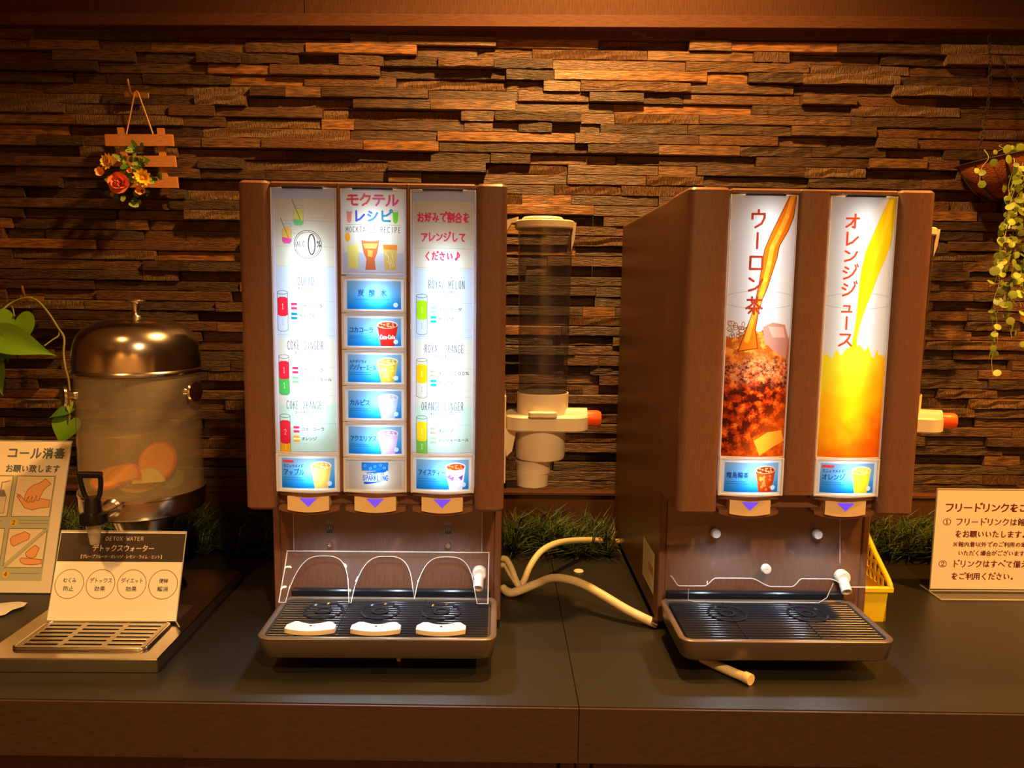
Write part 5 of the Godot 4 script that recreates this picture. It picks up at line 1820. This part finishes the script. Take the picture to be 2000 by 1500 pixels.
	var fruit := [
		["orange_slice", "orange slice leaning against the glass, behind the pale lemon half slice", Vector3(0.046, 0.276, 0.038), Vector3(1.15, 0.2, 0.35), 0.037, false, orange_flesh, orange_rind],
		["orange_slice", "orange wedge lying low behind the black tap", Vector3(-0.008, 0.243, 0.068), Vector3(0.75, 0.1, 0.38), 0.040, true, orange_flesh, orange_rind],
		["orange_slice", "orange slice lying flat at the bottom of the jar", Vector3(-0.036, 0.247, 0.046), Vector3(0.4, 0.0, 0.1), 0.035, false, orange_flesh, orange_rind],
		["lemon_slice", "pale lemon half slice standing against the front of the jar glass", Vector3(0.040, 0.243, 0.064), Vector3(1.25, 0.35, 0.1), 0.028, true, lemon_flesh, lemon_rind],
		["lemon_slice", "lemon slice lying flat near the steel band of the jar", Vector3(0.000, 0.231, 0.020), Vector3(0.2, 0.0, -0.1), 0.034, false, lemon_flesh, lemon_rind],
		["lime_slice", "green lime slice at the bottom of the jar", Vector3(0.060, 0.240, 0.022), Vector3(0.5, 0.0, -0.2), 0.024, false, lime, lime],
	]
	for f in fruit:
		var am := fruit_slice(f[4], 0.007, f[5])
		var o := MeshInstance3D.new()
		o.mesh = am
		o.set_surface_override_material(0, f[6])
		o.set_surface_override_material(1, f[7])
		o.name = numbered(f[0])
		add_child(o)
		o.position = Vector3(bx, CT, 0.37) + f[2]
		o.rotation = f[3]
		tag(o, f[1], "fruit slice", "fruit slices in the water jar")


# ---------------------------------------------------------------- signs

func sheet_between(tl: Vector3, tr: Vector3, bl: Vector3, br: Vector3, uv0 := Vector2.ZERO, uv1 := Vector2.ONE) -> SurfaceTool:
	var st := new_st()
	quad_uv(st, [bl, br, tr, tl], [Vector2(uv0.x, uv1.y), uv1, Vector2(uv1.x, uv0.y), uv0])
	return st


func slab_between(tl: Vector3, tr: Vector3, bl: Vector3, br: Vector3, th: float) -> SurfaceTool:   # the sheet with thickness behind it
	var st := new_st()
	var n := (br - bl).cross(tl - bl).normalized() * th
	for f in [[bl, br, tr, tl], [br - n, bl - n, tl - n, tr - n], [tl, tr, tr - n, tl - n], [bl - n, br - n, br, bl], [bl - n, bl, tl, tl - n], [br, br - n, tr - n, tr]]:
		quad(st, f[0], f[1], f[2], f[3])
	return st


func signs() -> void:
	# detox water card in a slanted clear holder standing on the steel base
	var org := Vector3(-0.652, CT + 0.0265, 0.527)
	var t := thing("table_sign", "DETOX WATER card in a leaning clear holder on the steel base", "sign", org)
	var lean := Basis(Vector3.RIGHT, deg_to_rad(-22))
	var w := 0.108
	var h := 0.150
	var tl := lean * Vector3(-w, h, 0)
	var tr := lean * Vector3(w, h, 0)
	var bl := Vector3(-w, 0.001, 0)
	var br := Vector3(w, 0.001, 0)
	var n := lean * Vector3(0, 0, 1)
	part(t, "holder", slab_between(tl, tr, bl, br, 0.003), M.acrylic, "clear acrylic back")
	part(t, "card", sheet_between(tl * 0.99 + n * 0.0006, tr * 0.99 + n * 0.0006, bl + n * 0.0006, br + n * 0.0006), printed(print_detox(), 0.35), "white card with a dark brown heading")
	var st := new_st()
	tube(st, PackedVector3Array([tl, tr]), 0.0013, 6)
	tube(st, PackedVector3Array([tr, br, Vector3(w + 0.014, 0.0, 0.02)]), 0.0012, 6)
	tube(st, PackedVector3Array([tl, bl]), 0.001, 6)
	part(t, "holder_edge", st, M.acrylic_edge)
	st = new_st()
	prism(st, PackedVector2Array([Vector2(-w, 0.0), Vector2(w, 0.0), Vector2(w, 0.07), Vector2(-w, 0.07)]), 0.0, 0.002, Transform3D(Basis(Vector3.RIGHT, -PI / 2), Vector3(0, -0.002, 0)))
	part(t, "holder_foot", st, M.acrylic)
	# hand sanitiser notice leaning back, cut by the left edge of the photograph
	t = thing("notice_stand", "cream hand disinfection notice with drawings of hands, standing beside the water jar", "sign", Vector3(-0.965, CT, 0.345))
	lean = Basis(Vector3.RIGHT, deg_to_rad(-20))
	w = 0.104
	h = 0.297
	tl = lean * Vector3(-w, h, 0); tr = lean * Vector3(w, h, 0)
	bl = Vector3(-w, 0.002, 0); br = Vector3(w, 0.002, 0)
	n = lean * Vector3(0, 0, 1)
	part(t, "holder", slab_between(tl, tr, bl, br, 0.003), M.acrylic)
	part(t, "sheet", sheet_between(tl * 0.995 + n * 0.0006, tr * 0.995 + n * 0.0006, bl + n * 0.0006, br + n * 0.0006), printed(print_sanitiser(), 0.6), "printed notice")
	st = new_st()
	tube(st, PackedVector3Array([tl, tr, br, bl]), 0.0013, 6)
	part(t, "holder_edge", st, M.acrylic_edge)
	st = new_st()
	prism(st, PackedVector2Array([Vector2(-w, 0.0), Vector2(w, 0.0), Vector2(w, 0.09), Vector2(-w, 0.09)]), 0.0, 0.002, Transform3D(Basis(Vector3.RIGHT, -PI / 2), Vector3.ZERO))
	part(t, "holder_foot", st, M.acrylic)
	# free drink notice in an upright holder on a clear foot
	t = thing("notice_stand", "upright cream free drink notice with dark red Japanese lettering on a clear foot", "sign", Vector3(1.023, CT, 0.306))
	w = 0.155
	h = 0.213
	tl = Vector3(-w, h, 0); tr = Vector3(w, h, 0); bl = Vector3(-w, 0.004, 0); br = Vector3(w, 0.004, 0)
	part(t, "holder", slab_between(tl, tr, bl, br, 0.003), M.acrylic)
	var ins := Vector3(0.001, -0.002, 0.0006)
	part(t, "sheet", sheet_between(tl + ins, tr + ins, bl + ins + Vector3(0, 0.006, 0), br + ins + Vector3(0, 0.006, 0)), printed(print_free_drink(), 0.6), "printed notice")
	st = new_st()
	tube(st, PackedVector3Array([tl, tr, br, bl, tl]), 0.0016, 6)
	part(t, "holder_edge", st, M.acrylic_edge)
	st = new_st()
	bbox(st, Vector3(-w - 0.001, 0.0, -0.034), Vector3(w + 0.001, 0.003, 0.042), 0.0008)
	part(t, "holder_foot", st, M.acrylic)
	st = new_st()
	tube(st, PackedVector3Array([Vector3(-w, 0.0025, -0.034), Vector3(-w, 0.0025, 0.042), Vector3(w, 0.0025, 0.042)]), 0.0013, 6)
	part(t, "foot_edge", st, M.acrylic_edge)
	# a sliver of a pale card behind the hand notice
	t = thing("small_card", "pale card with a clear corner peeping out behind the hand disinfection notice", "card", Vector3(-1.105, CT, 0.19))
	st = slab_between(Vector3(-0.05, 0.288, 0), Vector3(0.038, 0.288, 0), Vector3(-0.05, 0.003, 0), Vector3(0.046, 0.003, 0), 0.003)
	part(t, "card", st, M.paper)
	st = new_st()
	tube(st, PackedVector3Array([Vector3(0.068, 0.246, -0.02), Vector3(0.05, 0.246, 0.0), Vector3(0.052, 0.003, 0.0)]), 0.0012, 6)
	part(t, "holder_edge", st, M.acrylic_edge)


func hoses() -> void:
	# two supply tubes looping from the first machine to the second
	var m1 := Vector3(0.0, CT + 0.07, 0.30)
	var t := thing("supply_hose", "cream hose looping high from the three-column dispenser behind the other machine", "hose", Vector3.ZERO, "cream hoses between the machines")
	var st := new_st()
	tube(st, smooth_path([Vector3(0.010, CT + 0.012, 0.33), Vector3(0.03, CT + 0.007, 0.335), Vector3(0.049, CT + 0.018, 0.318), az(1036, 1105, 0.29), az(1058, 1076, 0.26), az(1090, 1060, 0.22), az(1130, 1055, 0.15), az(1165, 1055, 0.10), az(1195, 1058, 0.065), Vector3(0.2795, CT + 0.018, 0.055)], 8), 0.0065, 12)
	part(t, "hose", st, M.hose)
	t = thing("supply_hose", "thick cream hose arching along the counter from machine to machine", "hose", Vector3.ZERO, "cream hoses between the machines")
	st = new_st()
	tube(st, smooth_path([Vector3(0.010, CT + 0.010, 0.325), Vector3(0.028, CT + 0.0085, 0.345), az(1050, 1139, 0.345), az(1075, 1130, 0.36), az(1105, 1131, 0.385), az(1140, 1142, 0.41), az(1180, 1164, 0.435), az(1225, 1191, 0.46), az(1276, 1216, 0.479)], 8), 0.0082, 12)
	part(t, "hose", st, M.hose)
	st = new_st()
	lathe(st, [Vector2(0.0, 0.0), Vector2(0.0095, 0.0), Vector2(0.0095, 0.012), Vector2(0.0, 0.012)], 16, Transform3D(Basis(Quaternion(Vector3.UP, Vector3(0.93, -0.35, 0.1).normalized())), az(1270, 1213, 0.478)))
	part(t, "end_clip", st, M.steel)
	t = thing("supply_hose", "pair of short cream hoses dropping from the dispenser side to the counter", "hose", Vector3.ZERO, "cream hoses between the machines")
	for k in 2:
		st = new_st()
		tube(st, smooth_path([Vector3(0.008, CT + 0.062 - 0.014 * k, 0.30), az(990 - 2 * k, 1094 + 12 * k, 0.305), az(1000 - 3 * k, 1113 + 8 * k, 0.32), az(1008 - 2 * k, 1134, 0.33), Vector3(0.047, CT + 0.0085, 0.325 + 0.012 * k)], 8), 0.0062, 12)
		part(t, "hose", st, M.hose)
	# drain tails under the trays
	t = thing("drain_tube", "short white drain tail hanging under the three-column dispenser's tray", "tube", Vector3.ZERO, "drain tubes under the trays")
	st = new_st()
	tube(st, smooth_path([Vector3(-0.155, CT + 0.034, 0.6), az(778, 1297, 0.61), az(775, 1307, 0.62), az(769, 1316, 0.625)], 6), 0.0038, 10, 0.0028)
	part(t, "tube", st, M.hose)
	t = thing("drain_tube", "cream drain tube end lying under the tray of the tea and juice dispenser", "tube", Vector3.ZERO, "drain tubes under the trays")
	st = new_st()
	tube(st, smooth_path([at(1370, 1285, 1, CT + 0.0085), at(1410, 1304, 1, CT + 0.0085), at(1440, 1317, 1, CT + 0.0085), at(1463, 1326, 1, CT + 0.0085)], 6), 0.0075, 14)
	part(t, "tube", st, M.hose)
	st = new_st()
	var e0 := at(1455, 1322, 1, CT + 0.009)
	var e1 := at(1467, 1328, 1, CT + 0.009)
	tube(st, PackedVector3Array([e0, e1]), 0.0088, 14)
	part(t, "tube_end", st, M.hose)


func small_things() -> void:
	# yellow basket with a sloped, pierced side, right of the second machine
	var t := thing("storage_basket", "yellow plastic basket with pierced sloping sides beside the tea and juice dispenser", "basket", Vector3(0.684, CT, 0.447))
	var x0 := -0.029
	var x1 := 0.020
	var st := new_st()
	# tapering front tub: front, left, right and bottom walls
	var zb := -0.21
	var top := 0.056
	var front := slab_between(Vector3(x0 - 0.002, top, 0.003), Vector3(x1 + 0.004, top, 0.003), Vector3(x0, 0.0, 0), Vector3(x1, 0.0, 0), 0.002)
	part(t, "front_wall", front, M.yellow)
	st = new_st()
	bbox(st, Vector3(x0 - 0.003, top, -0.002), Vector3(x1 + 0.013, top + 0.011, 0.007), 0.002)
	part(t, "front_rim", st, M.yellow)
	st = new_st()
	bbox(st, Vector3(x0, 0.0, zb), Vector3(x1, 0.002, 0.0), 0.0005)
	part(t, "bottom", st, M.yellow)
	# the pierced sides: bars leaving holes, following the slope
	var slope := func(z: float) -> float: return lerpf(top + 0.008, 0.155, clampf(-z / 0.13, 0.0, 1.0))
	for side in [x0 - 0.001, x1 + 0.004]:
		st = new_st()
		quad(st, Vector3(side, 0.0, zb), Vector3(side, 0.0, 0), Vector3(side, top, 0), Vector3(side, top, zb))
		quad(st, Vector3(side - 0.002, 0.0, 0), Vector3(side - 0.002, 0.0, zb), Vector3(side - 0.002, top, zb), Vector3(side - 0.002, top, 0))
		var w := part(t, "side_wall", st, M.yellow)
		st = new_st()
		var nz := 13
		for k in nz + 1:
			var z := lerpf(-0.002, zb + 0.002, float(k) / nz)
			bbox(st, Vector3(side - 0.002, top - 0.002, z - 0.0036), Vector3(side + 0.001, slope.call(z), z + 0.0036), 0.0006)
		for j in 6:
			var y := top + 0.001 + j * 0.0185
			var zf := 0.0
			while zf > zb and slope.call(zf) < y: zf -= 0.004
			bbox(st, Vector3(side - 0.0018, y - 0.0036, zb), Vector3(side + 0.0008, y + 0.0036, zf), 0.0006)
		part(w, "lattice", st, M.yellow)
		st = new_st()
		tube(st, smooth_path([Vector3(side + 0.004, top + 0.004, 0.002), Vector3(side + 0.004, slope.call(-0.012) + 0.002, -0.006), Vector3(side + 0.004, slope.call(-0.07), -0.07), Vector3(side + 0.004, 0.152, -0.122), Vector3(side + 0.003, 0.157, -0.14), Vector3(side + 0.003, 0.157, zb)], 5), 0.0052, 8)
		part(w, "rim", st, M.yellow)
	# round cap on the counter between the machines
	st = new_st()
	lathe(st, [Vector2(0.0, 0.0), Vector2(0.010, 0.0), Vector2(0.0105, 0.0015), Vector2(0.009, 0.003), Vector2(0.0, 0.0034)], 22)
	solo("cable_cap", st, M.cream, "small round cream cap on the dark counter behind the hoses", "cap", Vector3(0.172, CT, 0.203))
	# crumpled napkin at the left
	st = new_st()
	var r := RandomNumberGenerator.new()
	r.seed = 12
	var nx := 8
	var nz := 8
	var P := []
	for j in nz + 1:
		var row := PackedVector3Array()
		for i in nx + 1:
			var u := float(i) / nx
			var v := float(j) / nz
			var edge := 0.005 * sin(v * 9.0) + 0.004 * sin(v * 21.0)
			row.append(Vector3(-0.14 + u * (0.14 + edge - 0.035 * v), 0.002 + 0.006 * absf(sin(u * 5 + v * 3)) * r.randf_range(0.4, 1.0), v * 0.13 + 0.006 * sin(u * 6.0)))
		P.append(row)
	st.set_smooth_group(1)
	for j in nz:
		for i in nx: quad(st, P[j + 1][i], P[j + 1][i + 1], P[j][i + 1], P[j][i])
	solo("paper_napkin", st, M.paper, "crumpled white paper napkin lying beside the steel jar base", "napkin", Vector3(-0.872, CT, 0.40))


# ---------------------------------------------------------------- wall decoration

func wall_hook(p: Vector3, label: String) -> void:
	var t := thing("wall_hook", label, "hook", p, "brass wall hooks")
	var st := new_st()
	bbox(st, Vector3(-0.012, -0.007, 0.0), Vector3(0.044, 0.006, 0.003), 0.001, Transform3D(Basis(Vector3.BACK, -0.03), Vector3.ZERO))
	part(t, "plate", st, M.brass)
	st = new_st()
	tube(st, PackedVector3Array([Vector3(0.008, -0.002, 0.002), Vector3(0.008, 0.0, 0.016), Vector3(0.004, 0.03, 0.018)]), 0.003, 8)
	part(t, "pin", st, M.brass)


func petal(st: SurfaceTool, xf: Transform3D, L: float, w: float, cup: float, n := 5) -> void:   # a petal along +y, cupped towards +z
	st.set_smooth_group(1)
	var A := []
	for i in n + 1:
		var u := float(i) / n
		var hw := w * sqrt(maxf(0.0, sin(PI * minf(0.97, 0.12 + 0.86 * u))))
		var z := cup * u * u
		A.append([xf * Vector3(-hw, u * L, z + cup * 0.25), xf * Vector3(0, u * L, z), xf * Vector3(hw, u * L, z + cup * 0.25)])
	for i in n:
		quad(st, A[i][0], A[i][1], A[i + 1][1], A[i + 1][0])
		quad(st, A[i][1], A[i][2], A[i + 1][2], A[i + 1][1])


func daisy(t: Node3D, p: Vector3, r: float, petals: int, tilt: Vector3) -> void:
	var st := new_st()
	var base := Transform3D(Basis.from_euler(tilt), p)
	for ring in 2:
		for k in petals:
			var a := TAU * (k + 0.5 * ring) / petals
			petal(st, base * Transform3D(Basis(Vector3.BACK, a) * Basis(Vector3.RIGHT, 0.25 + 0.25 * ring), Vector3(0, 0, 0.002 * ring)), r * (1.0 - 0.2 * ring), r * 0.2, 0.004)
	var f := part(t, "daisy", st, M.petal, "yellow daisy flower")
	st = new_st()
	lathe(st, [Vector2(r * 0.28, 0.0), Vector2(r * 0.25, 0.004), Vector2(r * 0.12, 0.007), Vector2(0, 0.0075)], 14, base * Transform3D(Basis(Vector3.RIGHT, PI / 2), Vector3(0, 0, 0.003)))
	part(f, "flower_centre", st, M.petal_core)


func wall_decoration() -> void:
	var zw := -0.062
	wall_hook(az(254, 185, zw - 0.012), "small brass hook with a string over it above the flower trellis")
	wall_hook(az(50, 583, zw - 0.012), "small brass hook holding the green vine beside the steel dome")
	var c := az(270, 320, zw)
	var t := thing("flower_trellis", "little wooden trellis hung by a string with artificial yellow and coral flowers", "wall decoration", c)
	var q := func(px: float, py: float, dz := 0.0) -> Vector3: return az(px, py, zw + dz) - c
	for p in [[[228, 249, 240, 249], [240, 330, 252, 330]], [[306, 250, 319, 250], [317, 379, 330, 379]]]:
		var a := slab_between(q.call(p[0][0], p[0][1]), q.call(p[0][2], p[0][3]), q.call(p[1][0], p[1][1]), q.call(p[1][2], p[1][3]), 0.007)
		part(t, "upright", a, M.slat)
	for p in [[204, 262, 336, 262, 206, 285, 338, 285], [218, 304, 341, 304, 219, 325, 343, 326], [236, 345, 345, 345, 238, 366, 347, 367]]:
		var a := slab_between(q.call(p[0], p[1], 0.008), q.call(p[2], p[3], 0.008), q.call(p[4], p[5], 0.008), q.call(p[6], p[7], 0.008), 0.008)
		part(t, "slat", a, M.slat)
	var st := new_st()
	tube(st, PackedVector3Array([q.call(247, 262, 0.004), q.call(263, 181, 0.006), q.call(267, 178, 0.008), q.call(270, 181, 0.006), q.call(299, 262, 0.004)]), 0.0016, 6)
	part(t, "string", st, M.rope)
	# flowers
	daisy(t, q.call(214, 317, 0.03), 0.021, 11, Vector3(-0.1, -0.35, 0.2))
	daisy(t, q.call(279, 348, 0.035), 0.022, 12, Vector3(0.0, 0.25, 0.0))
	st = new_st()
	var rc: Vector3 = q.call(237, 359, 0.035)
	for ring in 4:
		for k in 5:
			var a := TAU * (k + 0.37 * ring) / 5
			petal(st, Transform3D(Basis(Vector3.BACK, a) * Basis(Vector3.RIGHT, [0.35, 0.7, 1.05, 1.35][ring]), rc + Vector3(0, 0, 0.003 * ring)), [0.028, 0.023, 0.017, 0.012][ring], [0.018, 0.014, 0.010, 0.006][ring], 0.006)
	part(t, "rose", st, M.rose, "coral rose")
	for b in [[199, 336, 0.016, 1.2], [278, 372, 0.017, 3.2], [256, 334, 0.010, 0.4], [222, 381, 0.009, 2.6]]:
		st = new_st()
		for k in 5: petal(st, Transform3D(Basis(Vector3.BACK, b[3] + TAU * k / 5) * Basis(Vector3.RIGHT, 0.6), q.call(b[0], b[1], 0.028)), b[2], b[2] * 0.42, 0.004)
		part(t, "blossom", st, M.petal_orange)
	var r := RandomNumberGenerator.new()
	r.seed = 31
	for k in 74:
		var px := 250.0 + r.randfn(0, 22)
		var py := 335.0 + r.randfn(0, 20)
		if k < 5: px = 260 + r.randf_range(-4, 6); py = 285 + k * 7
		elif k < 11: px = 292 + (k - 5) * 4.5; py = 352 + r.randf_range(-7, 7)
		elif k < 16: px = 266 + r.randf_range(-8, 8); py = 385 + (k - 11) * 4
		elif k < 20: px = 226 + r.randf_range(-10, 6); py = 378 + (k - 16) * 3
		elif k < 26: px = 275 + r.randf_range(-4, 18); py = 318 + r.randf_range(-8, 8)
		st = new_st()
		petal(st, Transform3D(Basis(Vector3.BACK, r.randf() * TAU) * Basis(Vector3.RIGHT, r.randf_range(0.0, 0.9)), q.call(px, py, 0.018 + r.randf() * 0.012)), r.randf_range(0.013, 0.022), r.randf_range(0.004, 0.007), 0.003)
		part(t, "leaf", st, M.leaf_pale if k % 2 else M.leaf_dark)


# ---------------------------------------------------------------- plants

func heart_leaf(st: SurfaceTool, base: Vector3, tip: Vector3, side: Vector3, w: float, fold: float) -> void:   # a heart leaf folded along its rib
	st.set_smooth_group(1)
	var along := tip - base
	var nrm := along.cross(side).normalized() * -1.0
	var place := func(u: float, v: float) -> Vector3:   # u across (-1 to 1), v from the notch (0) to the tip (1), lobes below 0
		return base + along * v + side * (u * w) + nrm * (fold * absf(u) * w * 0.8 - 0.14 * along.length() * v * absf(v))
	var n := 22
	for s in [-1.0, 1.0]:
		for k in n:
			var row := []
			for j in 2:
				var t := PI * (k + j) / n
				var x := pow(sin(t), 3)
				var y := (13.0 * cos(t) - 5.0 * cos(2 * t) - 2.0 * cos(3 * t) - cos(4 * t) - 5.0) / 22.0
				row.append([place.call(s * x, -y), place.call(s * x * 0.5, lerpf(maxf(-y, 0.0), -y, 0.5)), place.call(0.0, maxf(-y, 0.0))])
			for c in 2:
				if s > 0: quad(st, row[0][c + 1], row[1][c + 1], row[1][c], row[0][c])
				else: quad(st, row[0][c], row[1][c], row[1][c + 1], row[0][c + 1])


func plants() -> void:
	# vine over the second hook with heart leaves
	var z := 0.0
	var t := thing("pothos_vine", "green vine with big heart leaves trailing from the hook beside the jar", "plant", az(50, 583, -0.05))
	var org := t.position
	var q := func(px: float, py: float, zz: float) -> Vector3: return az(px, py, zz) - org
	var st := new_st()
	tube(st, smooth_path([q.call(-30, 660, 0.0), q.call(0, 612, -0.02), q.call(22, 592, -0.04), q.call(50, 582, -0.045), q.call(72, 587, -0.045), q.call(95, 612, -0.04), q.call(113, 640, -0.03), q.call(125, 660, -0.02), q.call(124, 690, -0.01), q.call(128, 720, 0.0), q.call(134, 745, 0.0), q.call(137, 790, 0.0), q.call(134, 830, 0.0)], 6), 0.0026, 8)
	part(t, "stem", st, M.vine)
	st = new_st()
	tube(st, smooth_path([q.call(18, 598, -0.03), q.call(24, 600, -0.01), q.call(28, 618, 0.02)], 5), 0.0018, 6)
	tube(st, smooth_path([q.call(116, 644, -0.03), q.call(114, 656, -0.02), q.call(102, 664, 0.0), q.call(86, 676, 0.03)], 5), 0.0018, 6)
	part(t, "leaf_stalk", st, M.vine)
	var leaves := [
		[[28, 630, 0.02], [8, 706, 0.05], 0.052, M.leaf, 0.2], [[14, 662, 0.05], [104, 692, 0.07], 0.034, M.leaf, 0.4], [[-14, 690, 0.04], [30, 690, 0.05], 0.03, M.leaf_dark, 0.2],
		[[-12, 715, 0.04], [2, 776, 0.05], 0.026, M.leaf, 0.25], [[132, 800, 0.0], [92, 816, 0.02], 0.012, M.leaf_dark, 0.4], [[134, 826, 0.0], [112, 872, 0.02], 0.034, M.leaf, 0.3], [[137, 790, 0.0], [134, 810, 0.01], 0.008, M.leaf_pale, 0.2],
	]
	for f in leaves:
		var a: Vector3 = q.call(f[0][0], f[0][1], f[0][2])
		var b: Vector3 = q.call(f[1][0], f[1][1], f[1][2])
		var side := (b - a).cross(Vector3(0, 0.35, 1)).normalized()
		st = new_st()
		heart_leaf(st, a, b, side, f[2], f[4])
		part(t, "leaf", st, f[3])
	# hanging pot with trailing round leaves
	var pc := Vector3(1.168, 1.672, 0.0)
	t = thing("hanging_planter", "rust coloured hanging pot on dark chains with trailing round-leaved greenery", "plant", pc)
	st = new_st()
	lathe(st, [Vector2(0.0, 0.0), Vector2(0.04, 0.004), Vector2(0.075, 0.03), Vector2(0.098, 0.075), Vector2(0.102, 0.09), Vector2(0.094, 0.09), Vector2(0.08, 0.07), Vector2(0.0, 0.06)], 36)
	part(t, "pot", st, M.pot).rotation.z = 0.2
	st = new_st()
	for k in 5:
		var a := 2.2 + k * 0.62
		var pts := []
		for y in [0.0, 0.03, 0.06, 0.092]: pts.append(Vector3(cos(a) * lerpf(0.05, 0.104, pow(y / 0.092, 0.6)), y, sin(a) * lerpf(0.05, 0.104, pow(y / 0.092, 0.6))))
		tube(st, smooth_path(pts, 4), 0.0022, 6)
	var hoop := PackedVector3Array()
	for k in 33: hoop.append(Vector3(cos(TAU * k / 32) * 0.104, 0.091, sin(TAU * k / 32) * 0.104))
	tube(st, hoop, 0.0024, 6)
	part(t, "wire_frame", st, M.wire).rotation.z = 0.2
	for e in [[az(1932, 66, -0.05), Vector3(-0.098, 0.092, 0.02)], [az(1955, 110, -0.045), Vector3(-0.02, 0.092, 0.1)]]:
		st = new_st()
		var a: Vector3 = e[0] - pc
		var b: Vector3 = e[1]
		var links := int(a.distance_to(b) / 0.0095)
		for k in links:
			var m := a.lerp(b, (k + 0.5) / links) + Vector3(0.012 * sin(PI * k / links), 0, 0)
			var dir := (b - a).normalized()
			var loop := PackedVector3Array()
			var s := dir.cross(Vector3(0, 0, 1)).normalized() if k % 2 else dir.cross(Vector3(1, 0, 0)).normalized()
			for j in 9: loop.append(m + dir * 0.0066 * cos(TAU * j / 8) + s * 0.0034 * sin(TAU * j / 8))
			tube(st, loop, 0.0009, 4)
		part(t, "chain", st, M.wire)
	var disc_leaf := new_st()
	disc_leaf.set_smooth_group(1)
	for k in 10:
		var a := TAU * k / 10
		var b := TAU * (k + 1) / 10
		tri(disc_leaf, Vector3(0, 0, 0.12), Vector3(cos(a), sin(a), 0), Vector3(cos(b), sin(b), 0))
	disc_leaf.generate_normals()
	var leaf_mesh := disc_leaf.commit()
	var r := RandomNumberGenerator.new()
	r.seed = 77
	var strands := [[1925, 292, 1908, 362, 0.09], [1972, 285, 1946, 560, 0.12], [1976, 300, 1938, 735, 0.12], [1984, 290, 1960, 620, 0.12], [1990, 280, 1975, 660, 0.11], [2002, 290, 1990, 600, 0.1], [1985, 300, 1958, 480, 0.12], [2012, 300, 2000, 690, 0.1], [1985, 290, 1982, 540, 0.11], [1958, 282, 1945, 300, 0.1], [1996, 285, 1968, 430, 0.12], [2018, 300, 2012, 640, 0.08], [1980, 300, 1936, 700, 0.12]]
	for s in strands:
		var pts := []
		var top: Vector3 = az(s[0], s[1], 0.06) - pc
		var end: Vector3 = az(s[2], s[3], s[4]) - pc
		var n := maxi(4, int((top.y - end.y) / 0.04))
		for k in n + 1:
			var u := float(k) / n
			pts.append(top.lerp(end, u) + Vector3(r.randf_range(-0.012, 0.012) * sin(PI * u), 0, 0.02 * sin(PI * minf(1, u * 3)) + r.randf_range(-0.01, 0.01)))
		var path := smooth_path(pts, 5)
		st = new_st()
		tube(st, path, 0.0011, 5, 0.0006)
		part(t, "strand", st, M.vine)
		var m := int((top.y - end.y) / 0.0138)
		if s[3] > 680: m = int(m * 0.55)
		for k in m:
			var p := path[mini(path.size() - 1, int(path.size() * (k + r.randf()) / m))]
			var o := MeshInstance3D.new()
			o.name = "leaf"
			o.mesh = leaf_mesh
			o.set_surface_override_material(0, [M.coin_leaf, M.coin_leaf, M.coin_leaf_dark, M.leaf_pale, M.coin_leaf_dark][r.randi() % 5])
			var size := r.randf_range(0.0055, 0.0105)
			var turn := Basis.from_euler(Vector3(r.randf_range(-0.9, 0.5), r.randf_range(-0.9, 0.9), r.randf() * TAU))
			o.transform = Transform3D(turn.scaled(Vector3(size, size, size)), p + Vector3(r.randf_range(-0.014, 0.014), r.randf_range(-0.006, 0.006), r.randf_range(-0.004, 0.012)))
			t.add_child(o, true)


func grass() -> void:
	# strip of artificial grass along the foot of the wall
	var r := RandomNumberGenerator.new()
	r.seed = 99
	var st := new_st()
	st.set_smooth_group(-1)
	for k in 620:
		var c := Vector3(r.randf_range(-1.4, 1.4), CT, r.randf_range(-0.045, 0.125))
		if c.z > -0.06 and (c.x > -0.41 and c.x < 0.025 or c.x > 0.262 and c.x < 0.67): continue
		var n := 22
		for j in n:
			var a := TAU * j / n + r.randf() * 0.4
			var L := r.randf_range(0.055, 0.115)
			var lift := r.randf_range(0.35, 1.4)
			var dir := Vector3(cos(a) * cos(lift), sin(lift), sin(a) * cos(lift))
			var side := dir.cross(Vector3(0.2, 1, 0.1)).normalized() * r.randf_range(0.0011, 0.0021)
			var p0 := c + Vector3(0, 0.002, 0)
			var p1 := p0 + dir * L * 0.55
			var p2 := p0 + dir * L + Vector3(cos(a), -1.0, sin(a)) * L * 0.22
			for p in [p1, p2]: p.y = maxf(p.y, CT + 0.002)
			if p2.z > 0.16: p2.z = 0.16
			if p1.z > 0.16: p1.z = 0.16
			if p2.z < -0.055: p2.z = -0.055
			if p1.z < -0.055: p1.z = -0.055
			p2.y = maxf(p2.y, CT + 0.002)
			if c.z > -0.06:   # blades stop at the sides of the machines
				var lo := -2.0 if c.x < -0.2 else 0.013 if c.x < 0.4 else 0.657
				var hi := -0.397 if c.x < -0.2 else 0.273 if c.x < 0.4 else 2.0
				p1.x = clampf(p1.x, lo, hi)
				p2.x = clampf(p2.x, lo, hi)
			var g := r.randf_range(0.5, 1.2)
			var col := Color(0.035, 0.065, 0.014) * g
			if r.randf() < 0.18: col = Color(0.08, 0.105, 0.018) * g
			st.set_color(col)
			quad(st, p0 - side, p0 + side, p1 + side * 0.9, p1 - side * 0.9)
			tri(st, p1 - side * 0.9, p1 + side * 0.9, p2)
	var m := mat(Color.WHITE, 0.55)
	m.vertex_color_use_as_albedo = true
	m.cull_mode = BaseMaterial3D.CULL_DISABLED
	var t := solo("artificial_grass", st, m, "strip of dark green artificial grass along the foot of the wood wall", "grass", Vector3.ZERO, "", "stuff")
	t.set_meta("kind", "stuff")
